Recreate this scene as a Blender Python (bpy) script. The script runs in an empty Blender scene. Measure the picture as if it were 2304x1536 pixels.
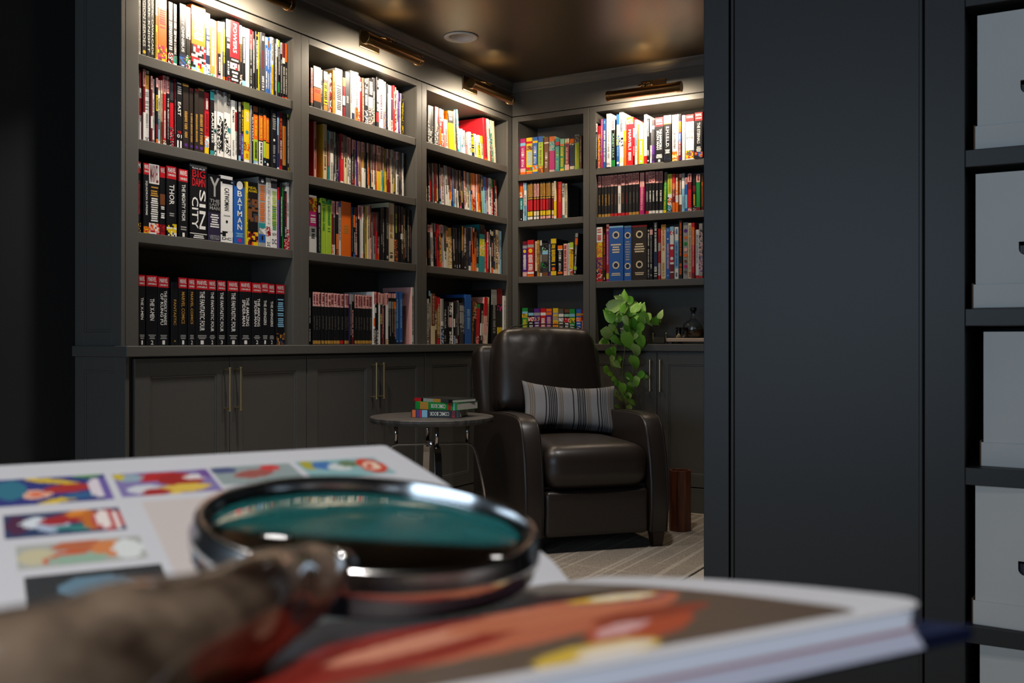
import bpy, bmesh, math, random
from mathutils import Vector, Matrix
R = math.radians
rnd = random.Random(7)
scene = bpy.context.scene
col = scene.collection

# ------------------------------------------------------------------ camera, world, lights, exposure
CAM = Vector((3.25, -5.629, 1.03))
YAW = R(30)
FPX, CX, CY = 2200.0, 1152.0, 766.0
RIGHT = Vector((math.cos(YAW), math.sin(YAW), 0))
FWD = Vector((-math.sin(YAW), math.cos(YAW), 0))
CEIL = 2.73

cd = bpy.data.cameras.new('camera')
cd.sensor_width = 36.0
cd.lens = FPX / 2304.0 * 36.0
cd.shift_y = -2.0 / 2304.0
cd.clip_start = 0.01
cd.dof.use_dof = True
cd.dof.focus_distance = 5.0
cd.dof.aperture_fstop = 13.0
cam = bpy.data.objects.new('camera', cd)
cam.location = CAM
cam.rotation_euler = (R(90), 0, YAW)
col.objects.link(cam)
scene.camera = cam

world = bpy.data.worlds.new('world')
scene.world = world
world.use_nodes = True
world.node_tree.nodes['Background'].inputs[0].default_value = (0.55, 0.70, 1.0, 1)
world.node_tree.nodes['Background'].inputs[1].default_value = 0.6
scene.view_settings.view_transform = 'Standard'
scene.view_settings.look = 'None'
scene.view_settings.gamma = 1.0
scene.view_settings.use_curve_mapping = False
scene.view_settings.exposure = 0.0
scene.cycles.max_bounces = 7
scene.cycles.diffuse_bounces = 3
scene.cycles.glossy_bounces = 4
scene.cycles.transmission_bounces = 6
scene.cycles.adaptive_threshold = 0.02
scene.cycles.caustics_reflective = False
scene.cycles.caustics_refractive = False
scene.cycles.sample_clamp_indirect = 4.0
try:
    scene.cycles.use_denoising = True
except Exception:
    pass

LAMP_W = 9.5          # each brass picture lamp
LAMP_C = (1.0, 0.83, 0.62)
DOWN_W = 9.0         # each lit recessed downlight
DESK_W = 6.5         # the two downlights over the desk
DOWN_C = (1.0, 0.96, 0.92)
SKY_W = 56.0         # daylight through the window behind the camera
SKY_C = (0.62, 0.81, 1.0)

def area(name, loc, rot, sx, sy, power, color, spread=180):
    ld = bpy.data.lights.new(name, 'AREA')
    ld.shape = 'RECTANGLE'
    ld.size, ld.size_y = sx, sy
    ld.energy = power
    ld.color = color
    ld.spread = R(spread)
    o = bpy.data.objects.new(name, ld)
    o.location = loc
    o.rotation_euler = rot
    col.objects.link(o)
    return o

WIN = (-0.1, 3.5, 0.75, 2.25)           # window in the wall behind the camera: x0 x1 z0 z1
BACK_Y = -8.6
area('window_daylight', ((WIN[0]+WIN[1])/2, BACK_Y+0.01, (WIN[2]+WIN[3])/2), (R(90), 0, 0), WIN[1]-WIN[0], WIN[3]-WIN[2], SKY_W, SKY_C)

# ------------------------------------------------------------------ helpers
def srgb(h):
    h = h.lstrip('#')
    out = []
    for i in (0, 2, 4):
        c = int(h[i:i+2], 16) / 255
        out.append(c/12.92 if c <= 0.04045 else ((c+0.055)/1.055)**2.4)
    return (*out, 1.0)

def mat(name, color=(0.5, 0.5, 0.5, 1), rough=0.5, metal=0.0, spec=0.5, **kw):
    m = bpy.data.materials.new(name)
    m.use_nodes = True
    b = m.node_tree.nodes['Principled BSDF']
    if isinstance(color, str): color = srgb(color)
    b.inputs['Base Color'].default_value = color
    b.inputs['Roughness'].default_value = rough
    b.inputs['Metallic'].default_value = metal
    b.inputs['Specular IOR Level'].default_value = spec
    for k, v in kw.items():
        b.inputs[k].default_value = v
    return m

def bsdf(m): return m.node_tree.nodes['Principled BSDF']

def node(m, t, **kw):
    n = m.node_tree.nodes.new(t)
    for k, v in kw.items(): setattr(n, k, v)
    return n

def link(m, a, b): m.node_tree.links.new(a, b)

def add_noise_bump(m, scale=40, strength=0.2, dist=0.002, detail=3, stretch=None):
    tc = node(m, 'ShaderNodeTexCoord')
    mp = node(m, 'ShaderNodeMapping')
    if stretch: mp.inputs['Scale'].default_value = stretch
    n = node(m, 'ShaderNodeTexNoise')
    n.inputs['Scale'].default_value = scale
    n.inputs['Detail'].default_value = detail
    bp = node(m, 'ShaderNodeBump')
    bp.inputs['Strength'].default_value = strength
    bp.inputs['Distance'].default_value = dist
    link(m, tc.outputs['Object'], mp.inputs['Vector'])
    link(m, mp.outputs['Vector'], n.inputs['Vector'])
    link(m, n.outputs['Fac'], bp.inputs['Height'])
    link(m, bp.outputs['Normal'], bsdf(m).inputs['Normal'])
    return n, mp

def add_noise_color(m, c1, c2, scale=5, detail=4, stretch=None, lo=0.35, hi=0.65):
    if isinstance(c1, str): c1 = srgb(c1)
    if isinstance(c2, str): c2 = srgb(c2)
    tc = node(m, 'ShaderNodeTexCoord')
    mp = node(m, 'ShaderNodeMapping')
    if stretch: mp.inputs['Scale'].default_value = stretch
    n = node(m, 'ShaderNodeTexNoise')
    n.inputs['Scale'].default_value = scale
    n.inputs['Detail'].default_value = detail
    cr = node(m, 'ShaderNodeValToRGB')
    cr.color_ramp.elements[0].position = lo
    cr.color_ramp.elements[0].color = c1
    cr.color_ramp.elements[1].position = hi
    cr.color_ramp.elements[1].color = c2
    link(m, tc.outputs['Object'], mp.inputs['Vector'])
    link(m, mp.outputs['Vector'], n.inputs['Vector'])
    link(m, n.outputs['Fac'], cr.inputs['Fac'])
    link(m, cr.outputs['Color'], bsdf(m).inputs['Base Color'])
    return cr

def attr_mat(name, rough=0.4, spec=0.5, **kw):
    m = mat(name, rough=rough, spec=spec, **kw)
    a = node(m, 'ShaderNodeAttribute', attribute_name='Col')
    link(m, a.outputs['Color'], bsdf(m).inputs['Base Color'])
    return m

class MB:
    """collects faces, then links them as ONE mesh object"""
    def __init__(s): s.v = []; s.f = []; s.c = []
    def face(s, pts, c=None):
        i = len(s.v); s.v += [tuple(p) for p in pts]; s.f.append(tuple(range(i, i+len(pts)))); s.c.append(c); return s
    def raw(s, vs, fs, c=None):
        i = len(s.v); s.v += [tuple(p) for p in vs]
        for f in fs: s.f.append(tuple(k+i for k in f)); s.c.append(c)
        return s
    def box(s, x0, x1, y0, y1, z0, z1, c=None):
        vs = [(x0,y0,z0),(x1,y0,z0),(x1,y1,z0),(x0,y1,z0),(x0,y0,z1),(x1,y0,z1),(x1,y1,z1),(x0,y1,z1)]
        return s.raw(vs, [(3,2,1,0),(4,5,6,7),(0,1,5,4),(1,2,6,5),(2,3,7,6),(3,0,4,7)], c)
    def tube(s, path, radii, n=12, cap=True, c=None):
        P = [Vector(p) for p in path]
        if not isinstance(radii, (list, tuple)): radii = [radii]*len(P)
        i0 = len(s.v); up = None
        for k, p in enumerate(P):
            t = (P[min(k+1, len(P)-1)] - P[max(k-1, 0)]).normalized()
            if up is None:
                up = Vector((0,0,1)) if abs(t.z) < 0.9 else Vector((1,0,0))
            a = (up - t*up.dot(t)).normalized(); b = t.cross(a); up = a
            for j in range(n):
                w = 2*math.pi*j/n
                s.v.append(tuple(p + (a*math.cos(w)+b*math.sin(w))*radii[k]))
        for k in range(len(P)-1):
            for j in range(n):
                j2 = (j+1) % n
                s.f.append((i0+k*n+j, i0+k*n+j2, i0+(k+1)*n+j2, i0+(k+1)*n+j)); s.c.append(c)
        if cap:
            s.f.append(tuple(i0+j for j in reversed(range(n)))); s.c.append(c)
            e = i0+(len(P)-1)*n
            s.f.append(tuple(e+j for j in range(n))); s.c.append(c)
        return s
    def lathe(s, prof, n=32, o=(0,0,0), c=None):
        i0 = len(s.v); m = len(prof)
        for j in range(n):
            w = 2*math.pi*j/n
            for r, z in prof: s.v.append((o[0]+r*math.cos(w), o[1]+r*math.sin(w), o[2]+z))
        for j in range(n):
            j2 = (j+1) % n
            for k in range(m-1):
                s.f.append((i0+j*m+k, i0+j2*m+k, i0+j2*m+k+1, i0+j*m+k+1)); s.c.append(c)
        return s
    def ribbon(s, path, side, w, t, c=None):
        """flat bar along path: width w along side vector, thickness t"""
        P = [Vector(p) for p in path]; side = Vector(side).normalized(); i0 = len(s.v)
        for k, p in enumerate(P):
            d = (P[min(k+1, len(P)-1)] - P[max(k-1, 0)]).normalized()
            n = d.cross(side).normalized()
            for (a, b) in ((-1,-1),(1,-1),(1,1),(-1,1)): s.v.append(tuple(p + side*(a*w/2) + n*(b*t/2)))
        for k in range(len(P)-1):
            for j in range(4):
                j2 = (j+1) % 4
                s.f.append((i0+k*4+j, i0+k*4+j2, i0+(k+1)*4+j2, i0+(k+1)*4+j)); s.c.append(c)
        s.f.append((i0+3,i0+2,i0+1,i0)); s.c.append(c)
        e = i0+(len(P)-1)*4; s.f.append((e,e+1,e+2,e+3)); s.c.append(c)
        return s
    def prism(s, prof, x0, x1, c=None):
        """profile in (y,z) extruded along x"""
        n = len(prof); i0 = len(s.v)
        s.v += [(x0, y, z) for y, z in prof] + [(x1, y, z) for y, z in prof]
        for j in range(n):
            j2 = (j+1) % n
            s.f.append((i0+j, i0+j2, i0+n+j2, i0+n+j)); s.c.append(c)
        s.f.append(tuple(i0+j for j in reversed(range(n)))); s.c.append(c)
        s.f.append(tuple(i0+n+j for j in range(n))); s.c.append(c)
        return s
    def mesh(s, name, smooth=False, fix=True):
        me = bpy.data.meshes.new(name)
        me.from_pydata(s.v, [], s.f)
        if any(x is not None for x in s.c):
            at = me.color_attributes.new('Col', 'FLOAT_COLOR', 'CORNER')
            buf = []
            for f, c in zip(s.f, s.c):
                buf += list(c or (0.5,0.5,0.5,1))*len(f)
            at.data.foreach_set('color', buf)
        if fix:
            bm = bmesh.new(); bm.from_mesh(me)
            bmesh.ops.recalc_face_normals(bm, faces=bm.faces[:]); bm.to_mesh(me); bm.free()
        if smooth:
            me.polygons.foreach_set('use_smooth', [True]*len(me.polygons))
        return me
    def build(s, name, m, parent=None, smooth=False, bevel=0, seg=2, loc=None, rot=None, sub=0, fix=True, autosmooth=None):
        o = bpy.data.objects.new(name, s.mesh(name, smooth, fix))
        o.data.materials.append(m)
        col.objects.link(o)
        if parent: o.parent = parent
        if loc is not None: o.location = loc
        if rot is not None: o.rotation_euler = rot
        if bevel:
            b = o.modifiers.new('bevel', 'BEVEL'); b.width = bevel; b.segments = seg; b.limit_method = 'ANGLE'; b.angle_limit = R(35)
        if sub:
            b = o.modifiers.new('sub', 'SUBSURF'); b.levels = sub; b.render_levels = sub
        return o

def tag(o, label=None, cat=None, group=None, kind=None):
    if label: o['label'] = label
    if cat: o['category'] = cat
    if group: o['group'] = group
    if kind: o['kind'] = kind
    return o

def empty(name, loc=(0,0,0), rz=0.0):
    o = bpy.data.objects.new(name, None)
    o.empty_display_size = 0.1
    col.objects.link(o)
    o.location = loc
    o.rotation_euler = (0, 0, rz)
    return o

def struct(name, mb, m, label=None, **kw):
    o = mb.build(name, m, **kw)
    o['kind'] = 'structure'
    if label: o['label'] = label
    return o

def ray(px, py=CY):
    return RIGHT*((px-CX)/FPX) + FWD + Vector((0,0,(CY-py)/FPX))
def on_x(px, py, x):      # point of the line of sight on the plane x = const
    d = ray(px, py); return CAM + d*((x-CAM.x)/d.x)
def on_y(px, py, y):
    d = ray(px, py); return CAM + d*((y-CAM.y)/d.y)
def cw(X, D, z):          # X to the right of the camera, D ahead of it, z above the floor
    p = CAM + RIGHT*X + FWD*D; return Vector((p.x, p.y, z))

# ------------------------------------------------------------------ materials
M = {}
M['paint'] = mat('charcoal_paint', (0.092, 0.087, 0.078, 1), 0.46, spec=0.5)
M['cabinet_paint'] = mat('black_cabinet_paint', (0.031, 0.028, 0.0255, 1), 0.45, spec=0.45)
M['wallpaint'] = mat('dark_wall_paint', (0.020, 0.020, 0.021, 1), 0.6)
M['backpaint'] = mat('wall_paint_behind_camera', (0.30, 0.30, 0.31, 1), 0.7)
M['ceil'] = mat('ceiling_paint', (0.034, 0.025, 0.015, 1), 0.36, spec=0.6)
bsdf(M['ceil']).inputs['Specular Tint'].default_value = (1.0, 0.82, 0.52, 1)
add_noise_bump(M['ceil'], 3.0, 0.05, 0.004)
M['brass'] = mat('aged_brass', (0.26, 0.16, 0.065, 1), 0.24, 1.0)
M['handle_brass'] = mat('satin_brass', (0.62, 0.47, 0.24, 1), 0.35, 1.0)
M['darkbrass'] = mat('dark_brass', (0.20, 0.13, 0.06, 1), 0.3, 1.0)
M['white_metal'] = mat('white_enamel', (0.88, 0.86, 0.83, 1), 0.4)
M['leather'] = mat('dark_brown_leather', (0.020, 0.0135, 0.0105, 1), 0.37, spec=0.58)
add_noise_bump(M['leather'], 320, 0.12, 0.0006)
M['piping'] = mat('leather_piping', (0.010, 0.007, 0.006, 1), 0.4)
M['darkwood'] = mat('dark_wood', (0.03, 0.012, 0.007, 1), 0.35)
M['redwood'] = mat('reddish_wood', (0.10, 0.025, 0.010, 1), 0.4)
add_noise_color(M['redwood'], (0.05,0.012,0.006,1), (0.14,0.038,0.014,1), 6, stretch=(6,6,0.6))
M['chrome'] = mat('dark_chrome', (0.55, 0.53, 0.52, 1), 0.12, 1.0)
M['tabletop'] = mat('charcoal_oak', (0.05, 0.045, 0.04, 1), 0.5)
add_noise_color(M['tabletop'], (0.030,0.028,0.027,1), (0.085,0.076,0.068,1), 9, stretch=(1,9,1))
M['deskwood'] = mat('desk_wood', (0.06, 0.045, 0.035, 1), 0.5)
M['carton'] = mat('white_cardboard', (0.62, 0.63, 0.64, 1), 0.75)
add_noise_color(M['carton'], (0.76,0.74,0.70,1), (0.84,0.81,0.76,1), 3)
M['kraft'] = mat('brown_cardboard', (0.16, 0.09, 0.05, 1), 0.85)
M['print'] = attr_mat('printed_cover', 0.38, 0.4)
M['letter'] = attr_mat('printed_lettering', 0.5, 0.3)
M['paper'] = attr_mat('printed_page', 0.45, 0.3)
M['lens'] = mat('teal_glass', (0.030, 0.27, 0.275, 1), 0.0)
bsdf(M['lens']).inputs['Transmission Weight'].default_value = 1.0
bsdf(M['lens']).inputs['IOR'].default_value = 1.7
M['polish'] = mat('polished_chrome', (0.70, 0.69, 0.68, 1), 0.16, 1.0)
M['glass'] = mat('clear_glass', (0.9, 0.95, 0.95, 1), 0.0)
bsdf(M['glass']).inputs['Transmission Weight'].default_value = 1.0
bsdf(M['glass']).inputs['IOR'].default_value = 1.45
M['whiskey'] = mat('amber_liquor', (0.45, 0.16, 0.04, 1), 0.0)
bsdf(M['whiskey']).inputs['Transmission Weight'].default_value = 0.9
M['black'] = mat('black_plastic', (0.008, 0.008, 0.008, 1), 0.4)
M['traywood'] = mat('pale_wood', (0.55, 0.40, 0.28, 1), 0.5)
M['pot'] = mat('grey_pot', (0.35, 0.34, 0.33, 1), 0.6)
M['stem'] = mat('vine_stem', (0.16, 0.20, 0.05, 1), 0.5)
M['bulb'] = mat('lit_bulb', (1, 0.9, 0.75, 1), 0.4)
bsdf(M['bulb']).inputs['Emission Color'].default_value = (1.0, 0.86, 0.66, 1)
bsdf(M['bulb']).inputs['Emission Strength'].default_value = 12.0
M['downglow'] = mat('lit_diffuser', (1, 0.95, 0.9, 1), 0.4)
bsdf(M['downglow']).inputs['Emission Color'].default_value = (*DOWN_C, 1)
bsdf(M['downglow']).inputs['Emission Strength'].default_value = 6.0

def carpet_mat(name, c1, c2, stripes):
    m = mat(name, rough=0.95, spec=0.1)
    tc = node(m, 'ShaderNodeTexCoord')
    n = node(m, 'ShaderNodeTexNoise'); n.inputs['Scale'].default_value = 140; n.inputs['Detail'].default_value = 2
    cr = node(m, 'ShaderNodeValToRGB')
    cr.color_ramp.elements[0].position = 0.35; cr.color_ramp.elements[0].color = c1
    cr.color_ramp.elements[1].position = 0.65; cr.color_ramp.elements[1].color = c2
    link(m, tc.outputs['Object'], n.inputs['Vector']); link(m, n.outputs['Fac'], cr.inputs['Fac'])
    out = cr.outputs['Color']
    if stripes:
        # broken pale yarns running along the rug, crossed by a few faint ones
        for (sc, st, lo, hi, amt) in ((42, (1.0, 0.012, 1), 0.61, 0.66, 0.36), (24, (0.02, 1.0, 1), 0.62, 0.72, 0.12)):
            mp = node(m, 'ShaderNodeMapping'); mp.inputs['Scale'].default_value = st
            k = node(m, 'ShaderNodeTexNoise'); k.inputs['Scale'].default_value = sc; k.inputs['Detail'].default_value = 0.0
            r2 = node(m, 'ShaderNodeValToRGB')
            r2.color_ramp.elements[0].position = lo; r2.color_ramp.elements[0].color = (0,0,0,1)
            r2.color_ramp.elements[1].position = hi; r2.color_ramp.elements[1].color = (amt,amt,amt,1)
            mx = node(m, 'ShaderNodeMix', data_type='RGBA')
            link(m, tc.outputs['Object'], mp.inputs['Vector']); link(m, mp.outputs['Vector'], k.inputs['Vector'])
            link(m, k.outputs['Fac'], r2.inputs['Fac']); link(m, r2.outputs['Color'], mx.inputs[0])
            link(m, out, mx.inputs[6]); mx.inputs[7].default_value = (0.55, 0.48, 0.40, 1)
            out = mx.outputs[2]
    link(m, out, bsdf(m).inputs['Base Color'])
    bp = node(m, 'ShaderNodeBump'); bp.inputs['Strength'].default_value = 0.6; bp.inputs['Distance'].default_value = 0.004
    link(m, n.outputs['Fac'], bp.inputs['Height']); link(m, bp.outputs['Normal'], bsdf(m).inputs['Normal'])
    return m
M['carpet'] = carpet_mat('beige_carpet', (0.36,0.31,0.25,1), (0.46,0.41,0.34,1), False)
M['rug'] = carpet_mat('taupe_rug', (0.20,0.165,0.13,1), (0.32,0.27,0.215,1), True)

# ------------------------------------------------------------------ room shell
ROOM_X1 = 5.6
struct('floor', MB().box(-0.30, ROOM_X1, BACK_Y, 0.30, -0.10, 0.0), M['carpet'])
DLP = CAM + ray(1037, 83)*((CEIL-CAM.z)/ray(1037, 83).z)
_h = 0.066
cl = MB(); cl.box(-0.30, DLP.x-_h, BACK_Y, 0.30, CEIL, CEIL+0.1); cl.box(DLP.x+_h, ROOM_X1, BACK_Y, 0.30, CEIL, CEIL+0.1)
cl.box(DLP.x-_h, DLP.x+_h, BACK_Y, DLP.y-_h, CEIL, CEIL+0.1); cl.box(DLP.x-_h, DLP.x+_h, DLP.y+_h, 0.30, CEIL, CEIL+0.1)
struct('ceiling', cl, M['ceil'])
struct('wall_left', MB().box(-0.43, -0.283, BACK_Y, 0.43, -0.1, CEIL+0.1), M['wallpaint'])
struct('wall_back', MB().box(-0.43, ROOM_X1, 0.283, 0.43, -0.1, CEIL+0.1), M['wallpaint'])
struct('wall_right', MB().box(ROOM_X1, ROOM_X1+0.15, BACK_Y, 0.43, -0.1, CEIL+0.1), M['wallpaint'])
wb = MB()
wb.box(-0.43, WIN[0], BACK_Y-0.15, BACK_Y, -0.1, CEIL+0.1); wb.box(WIN[1], ROOM_X1+0.15, BACK_Y-0.15, BACK_Y, -0.1, CEIL+0.1)
wb.box(WIN[0], WIN[1], BACK_Y-0.15, BACK_Y, -0.1, WIN[2]); wb.box(WIN[0], WIN[1], BACK_Y-0.15, BACK_Y, WIN[3], CEIL+0.1)
struct('wall_front', wb, M['backpaint'])
wf = MB(); a, b, c, d = WIN
for q in ((a, a+0.05, c, d), (b-0.05, b, c, d), (a, b, c, c+0.05), (a, b, d-0.05, d), ((a+b)/2-0.025, (a+b)/2+0.025, c, d)):
    wf.box(q[0], q[1], BACK_Y-0.12, BACK_Y-0.06, q[2], q[3])
struct('window_1', wf, M['white_metal'])

# fascia and crown above the bookcases
f1 = MB(); f1.box(-0.283, 0.006, -3.075, 0.0, 2.516, CEIL)
tr = struct('trim_1', f1, M['paint'], bevel=0.002)
f2 = MB(); f2.box(0.006, 1.62, -0.006, 0.283, 2.516, CEIL)
struct('trim_2', f2, M['paint'], bevel=0.002)
def crown(name, a, b, ax):
    prof = [(0.0, 2.672), (-0.004, 2.672), (-0.008, 2.680), (-0.010, 2.690), (-0.016, 2.706), (-0.026, 2.722), (-0.028, CEIL), (0.0, CEIL)]
    o = struct(name, MB().prism(prof, a, b), M['paint'])
    if ax == 1: o.rotation_euler = (0, 0, R(90)); o.location = (0.006, 0, 0)
    else: o.location = (0, -0.006, 0)
crown('trim_3', -3.075, 0.0, 1)
crown('trim_4', 0.0, 1.62, 0)

# ------------------------------------------------------------------ built-in bookcases (local x along the wall, y into it)
TOPZ = 1.009
def bookcase(name, wall, u0, o0, o1, u1, shelves, label, open_top=2.478):
    t = empty(name, (0,0,0), R(90) if wall == 1 else 0)
    tag(t, label, 'bookcase', 'built-in bookcase bays')
    P = M['paint']
    g = 0.0012
    MB().box(u0+g, o0, 0, 0.020, TOPZ, 2.512).build('stile', P, t, bevel=0.0015)
    MB().box(o1, u1-g, 0, 0.020, TOPZ, 2.512).build('stile', P, t, bevel=0.0015)
    MB().box(o0, o1, 0, 0.020, open_top, 2.512).build('top_rail', P, t, bevel=0.0015)
    MB().box(max(u0+g, o0-0.018), o0, 0.020, 0.275, TOPZ, 2.512).build('side_panel', P, t)
    MB().box(o1, min(u1-g, o1+0.018), 0.020, 0.275, TOPZ, 2.512).build('side_panel', P, t)
    MB().box(u0+g, u1-g, 0.275, 0.283, TOPZ, 2.512).build('back_panel', P, t)
    MB().box(o0, o1, 0.020, 0.275, open_top+0.004, 2.505).build('top_panel', P, t)
    for z in shelves:
        MB().box(o0, o1, 0.004, 0.275, CAM.z+z-0.041, CAM.z+z).build('shelf', P, t, bevel=0.0015)
    return t
def U(px, w=1, off=0.0):
    return on_x(px, CY, off).y if w == 1 else on_y(px, CY, -off).x
SH1 = (1.150, 0.808, 0.4345)
BAYS = {
 1: dict(wall=1, u0=-3.051, o0=U(312), o1=U(660), u1=U(677.5), sh=SH1),
 2: dict(wall=1, u0=U(677.5), o0=U(695), o1=U(938), u1=U(949), sh=SH1),
 3: dict(wall=1, u0=U(949), o0=U(960), o1=U(1142), u1=0.0, sh=SH1),
 4: dict(wall=2, u0=0.0, o0=U(1165, 2), o1=U(1312, 2), u1=U(1326, 2), sh=(1.098, 0.792, 0.421)),
 5: dict(wall=2, u0=U(1326, 2), o0=U(1340, 2), o1=1.40, u1=1.45, sh=(1.091, 0.780, 0.374)),
}
BAYLAB = {1: 'built-in charcoal bookcase bay, leftmost, its panelled end facing the room', 2: 'second charcoal bookcase bay from the left, between two brass lamps\' bays',
          3: 'third charcoal bookcase bay from the left, ending in the corner', 4: 'narrow charcoal bookcase bay right of the corner, without a lamp above',
          5: 'charcoal bookcase bay above the trailing plant, beside the dark cabinet'}
BAYLAB[2] = 'second charcoal bookcase bay from the left, above double doors with brass pulls'
cases = {}
for k, b in BAYS.items():
    cases[k] = bookcase('bookcase', b['wall'], b['u0'], b['o0'], b['o1'], b['u1'], b['sh'], BAYLAB[k])
# end panel of the first bay, with a beaded recess
def framed_panel(name, parent, x0, x1, z0, z1, y, rail, dep=0.006, m=None, flat=False):
    """frame bars + recessed field facing -y at depth y; returns the frame"""
    m = m or M['paint']
    f = MB()
    f.box(x0, x0+rail, y, y+0.018, z0, z1); f.box(x1-rail, x1, y, y+0.018, z0, z1)
    f.box(x0+rail, x1-rail, y, y+0.018, z0, z0+rail); f.box(x0+rail, x1-rail, y, y+0.018, z1-rail, z1)
    fo = f.build(name, m, parent, bevel=0.0012)
    up_ = parent if flat else fo
    MB().box(x0+rail, x1-rail, y+dep, y+0.018, z0+rail, z1-rail).build('panel', m, up_)
    b = MB(); a0, a1, c0, c1 = x0+rail, x1-rail, z0+rail, z1-rail; w = 0.009
    for q in ((a0, a0+w, c0, c1), (a1-w, a1, c0, c1), (a0+w, a1-w, c0, c0+w), (a0+w, a1-w, c1-w, c1)):
        b.box(q[0], q[1], y+0.002, y+dep+0.001, q[2], q[3])
    b.build('bead', m, up_, bevel=0.002)
    return fo
ep = empty('end_panel')
ep.parent = cases[1]; ep.rotation_euler = (0, 0, R(-90)); ep.location = (-3.051-0.019, 0, 0)
# in the end panel's own frame: x runs along the room's x, y along the room's y
framed_panel('end_frame', ep, -0.283, 0.0, TOPZ, 2.512, 0.0, 0.055, flat=True)

# ------------------------------------------------------------------ base cabinets and worktop
def cabinet(wall, u0, u1, doors, label, handles=None):
    t = empty('base_cabinet', (0,0,0), R(90) if wall == 1 else 0)
    tag(t, label, 'cabinet', 'built-in base cabinets')
    P = M['paint']
    MB().box(u0, u1, -0.004, 0.280, 0.15, 0.966).build('carcass', P, t)
    MB().box(u0, u1, -0.024, 0.280, 0.0, 0.148).build('plinth', P, t, bevel=0.003)
    for (d0, d1, hs) in doors:
        fo = framed_panel('door', t, d0+0.0018, d1-0.0018, 0.155, 0.958, -0.026, 0.072)
        if hs is not None:
            hx = d1-0.032 if hs > 0 else d0+0.032
            h = MB()
            h.tube([(hx,-0.062,0.722),(hx,-0.062,0.914)], 0.0052, 12)
            h.tube([(hx,-0.062,0.734),(hx,-0.026,0.734)], 0.0038, 8); h.tube([(hx,-0.062,0.902),(hx,-0.026,0.902)], 0.0038, 8)
            for z in (0.722, 0.909): h.tube([(hx,-0.062,z),(hx,-0.062,z+0.005)], 0.0072, 12)
            h.build('handle', M['handle_brass'], fo, smooth=False)
    return t
F = 0.026
c1 = cabinet(1, -3.051, U(690.5, 1, F), [(U(303, 1, F), U(517, 1, F), 1), (U(517, 1, F), U(690, 1, F), -1)], 'charcoal base cabinet with two doors under the leftmost bookcase bay')
c2 = cabinet(1, U(690.5, 1, F), U(955.5, 1, F), [(U(691, 1, F), U(844, 1, F), 1), (U(844, 1, F), U(955, 1, F), -1)], 'charcoal base cabinet with two doors behind the round side table')
c3 = cabinet(1, U(955.5, 1, F), -0.03, [(U(956, 1, F), -0.50, 1), (-0.50, -0.035, -1)], 'charcoal base cabinet in the corner, half hidden behind the recliner')
c4 = cabinet(2, 0.03, 0.545, [(0.035, 0.54, 1)], 'charcoal base cabinet directly behind the recliner back')
c5 = cabinet(2, 0.545, 1.45, [(0.55, U(1478, 2, F), 1), (U(1478, 2, F), 1.44, -1)], 'charcoal base cabinet with brass pulls behind the trailing plant')
ep2 = empty('end_panel'); ep2.parent = c1; ep2.rotation_euler = (0, 0, R(-90)); ep2.location = (-3.051-0.019, 0, 0)
framed_panel('end_frame', ep2, -0.283, 0.024, 0.15, 0.966, 0.0, 0.055, flat=True)
MB().box(-0.283, 0.024, 0, 0.018, 0, 0.148).build('plinth_end', M['paint'], ep2)
wt = MB()
pts = [(-0.283,-3.085),(0.052,-3.085),(0.052,-0.052),(1.45,-0.052),(1.45,0.283),(-0.283,0.283)]
n = len(pts)
wt.v = [(x,y,0.966) for x,y in pts]+[(x,y,TOPZ) for x,y in pts]
wt.f = [(5,4,3,2,1,0),(6,7,8,9,10,11)]+[(j,(j+1)%n,n+(j+1)%n,n+j) for j in range(n)]
wt.c = [None]*len(wt.f)
tag(wt.build('worktop', M['paint'], bevel=0.003), 'long L-shaped charcoal worktop carrying the built-in bookcases', 'worktop')

# ------------------------------------------------------------------ tall cabinet with box shelves on the right
SY = -3.335
sc_ = empty('storage_cabinet', (0, SY, 0))
tag(sc_, 'tall charcoal storage cabinet with open shelves of white boxes', 'cabinet')
xs0, xg0, xg1, xo0, xo1, xs1 = 2.464, 2.527, 2.963, 3.044, 3.40, 4.3
P = M['cabinet_paint']
MB().box(xs0, xg0, 0, 0.02, 0, CEIL).build('stile', P, sc_, bevel=0.0015)
MB().box(xg0+0.003, xg1-0.003, 0.006, 0.02, 0, CEIL).build('panel', P, sc_)
bd = MB(); bd.box(xg0+0.0035, xg0+0.012, 0.001, 0.007, 0, CEIL); bd.box(xg1-0.012, xg1-0.0035, 0.001, 0.007, 0, CEIL)
bd.build('bead', P, sc_, bevel=0.002)
MB().box(xg1, xo0, 0, 0.02, 0, CEIL).build('stile', P, sc_, bevel=0.0015)
MB().box(xo1, xo1+0.08, 0, 0.02, 0, CEIL).build('stile', P, sc_, bevel=0.0015)
MB().box(xs0, xs0+0.02, 0.02, 0.50, 0, CEIL).build('side_panel', P, sc_)
MB().box(xo0-0.02, xo0, 0.02, 0.50, 0, CEIL).build('side_panel', P, sc_)
MB().box(xo1, xo1+0.02, 0.02, 0.50, 0, CEIL).build('side_panel', P, sc_)
MB().box(xs0, xo1+0.08, 0.49, 0.50, 0, CEIL).build('back_panel', P, sc_)
SHZ = [0.085, 0.422, 0.759, 1.098, 1.437, 1.780, 2.12]
for z in SHZ:
    MB().box(xo0, xo1, 0.0, 0.49, z-0.037, z).build('shelf', P, sc_, bevel=0.0015)
MB().box(xo0, xo1, 0, 0.02, 0, 0.048).build('plinth', P, sc_)
MB().box(xo0, xo1, 0, 0.02, 2.42, CEIL).build('top_rail', P, sc_)

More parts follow.
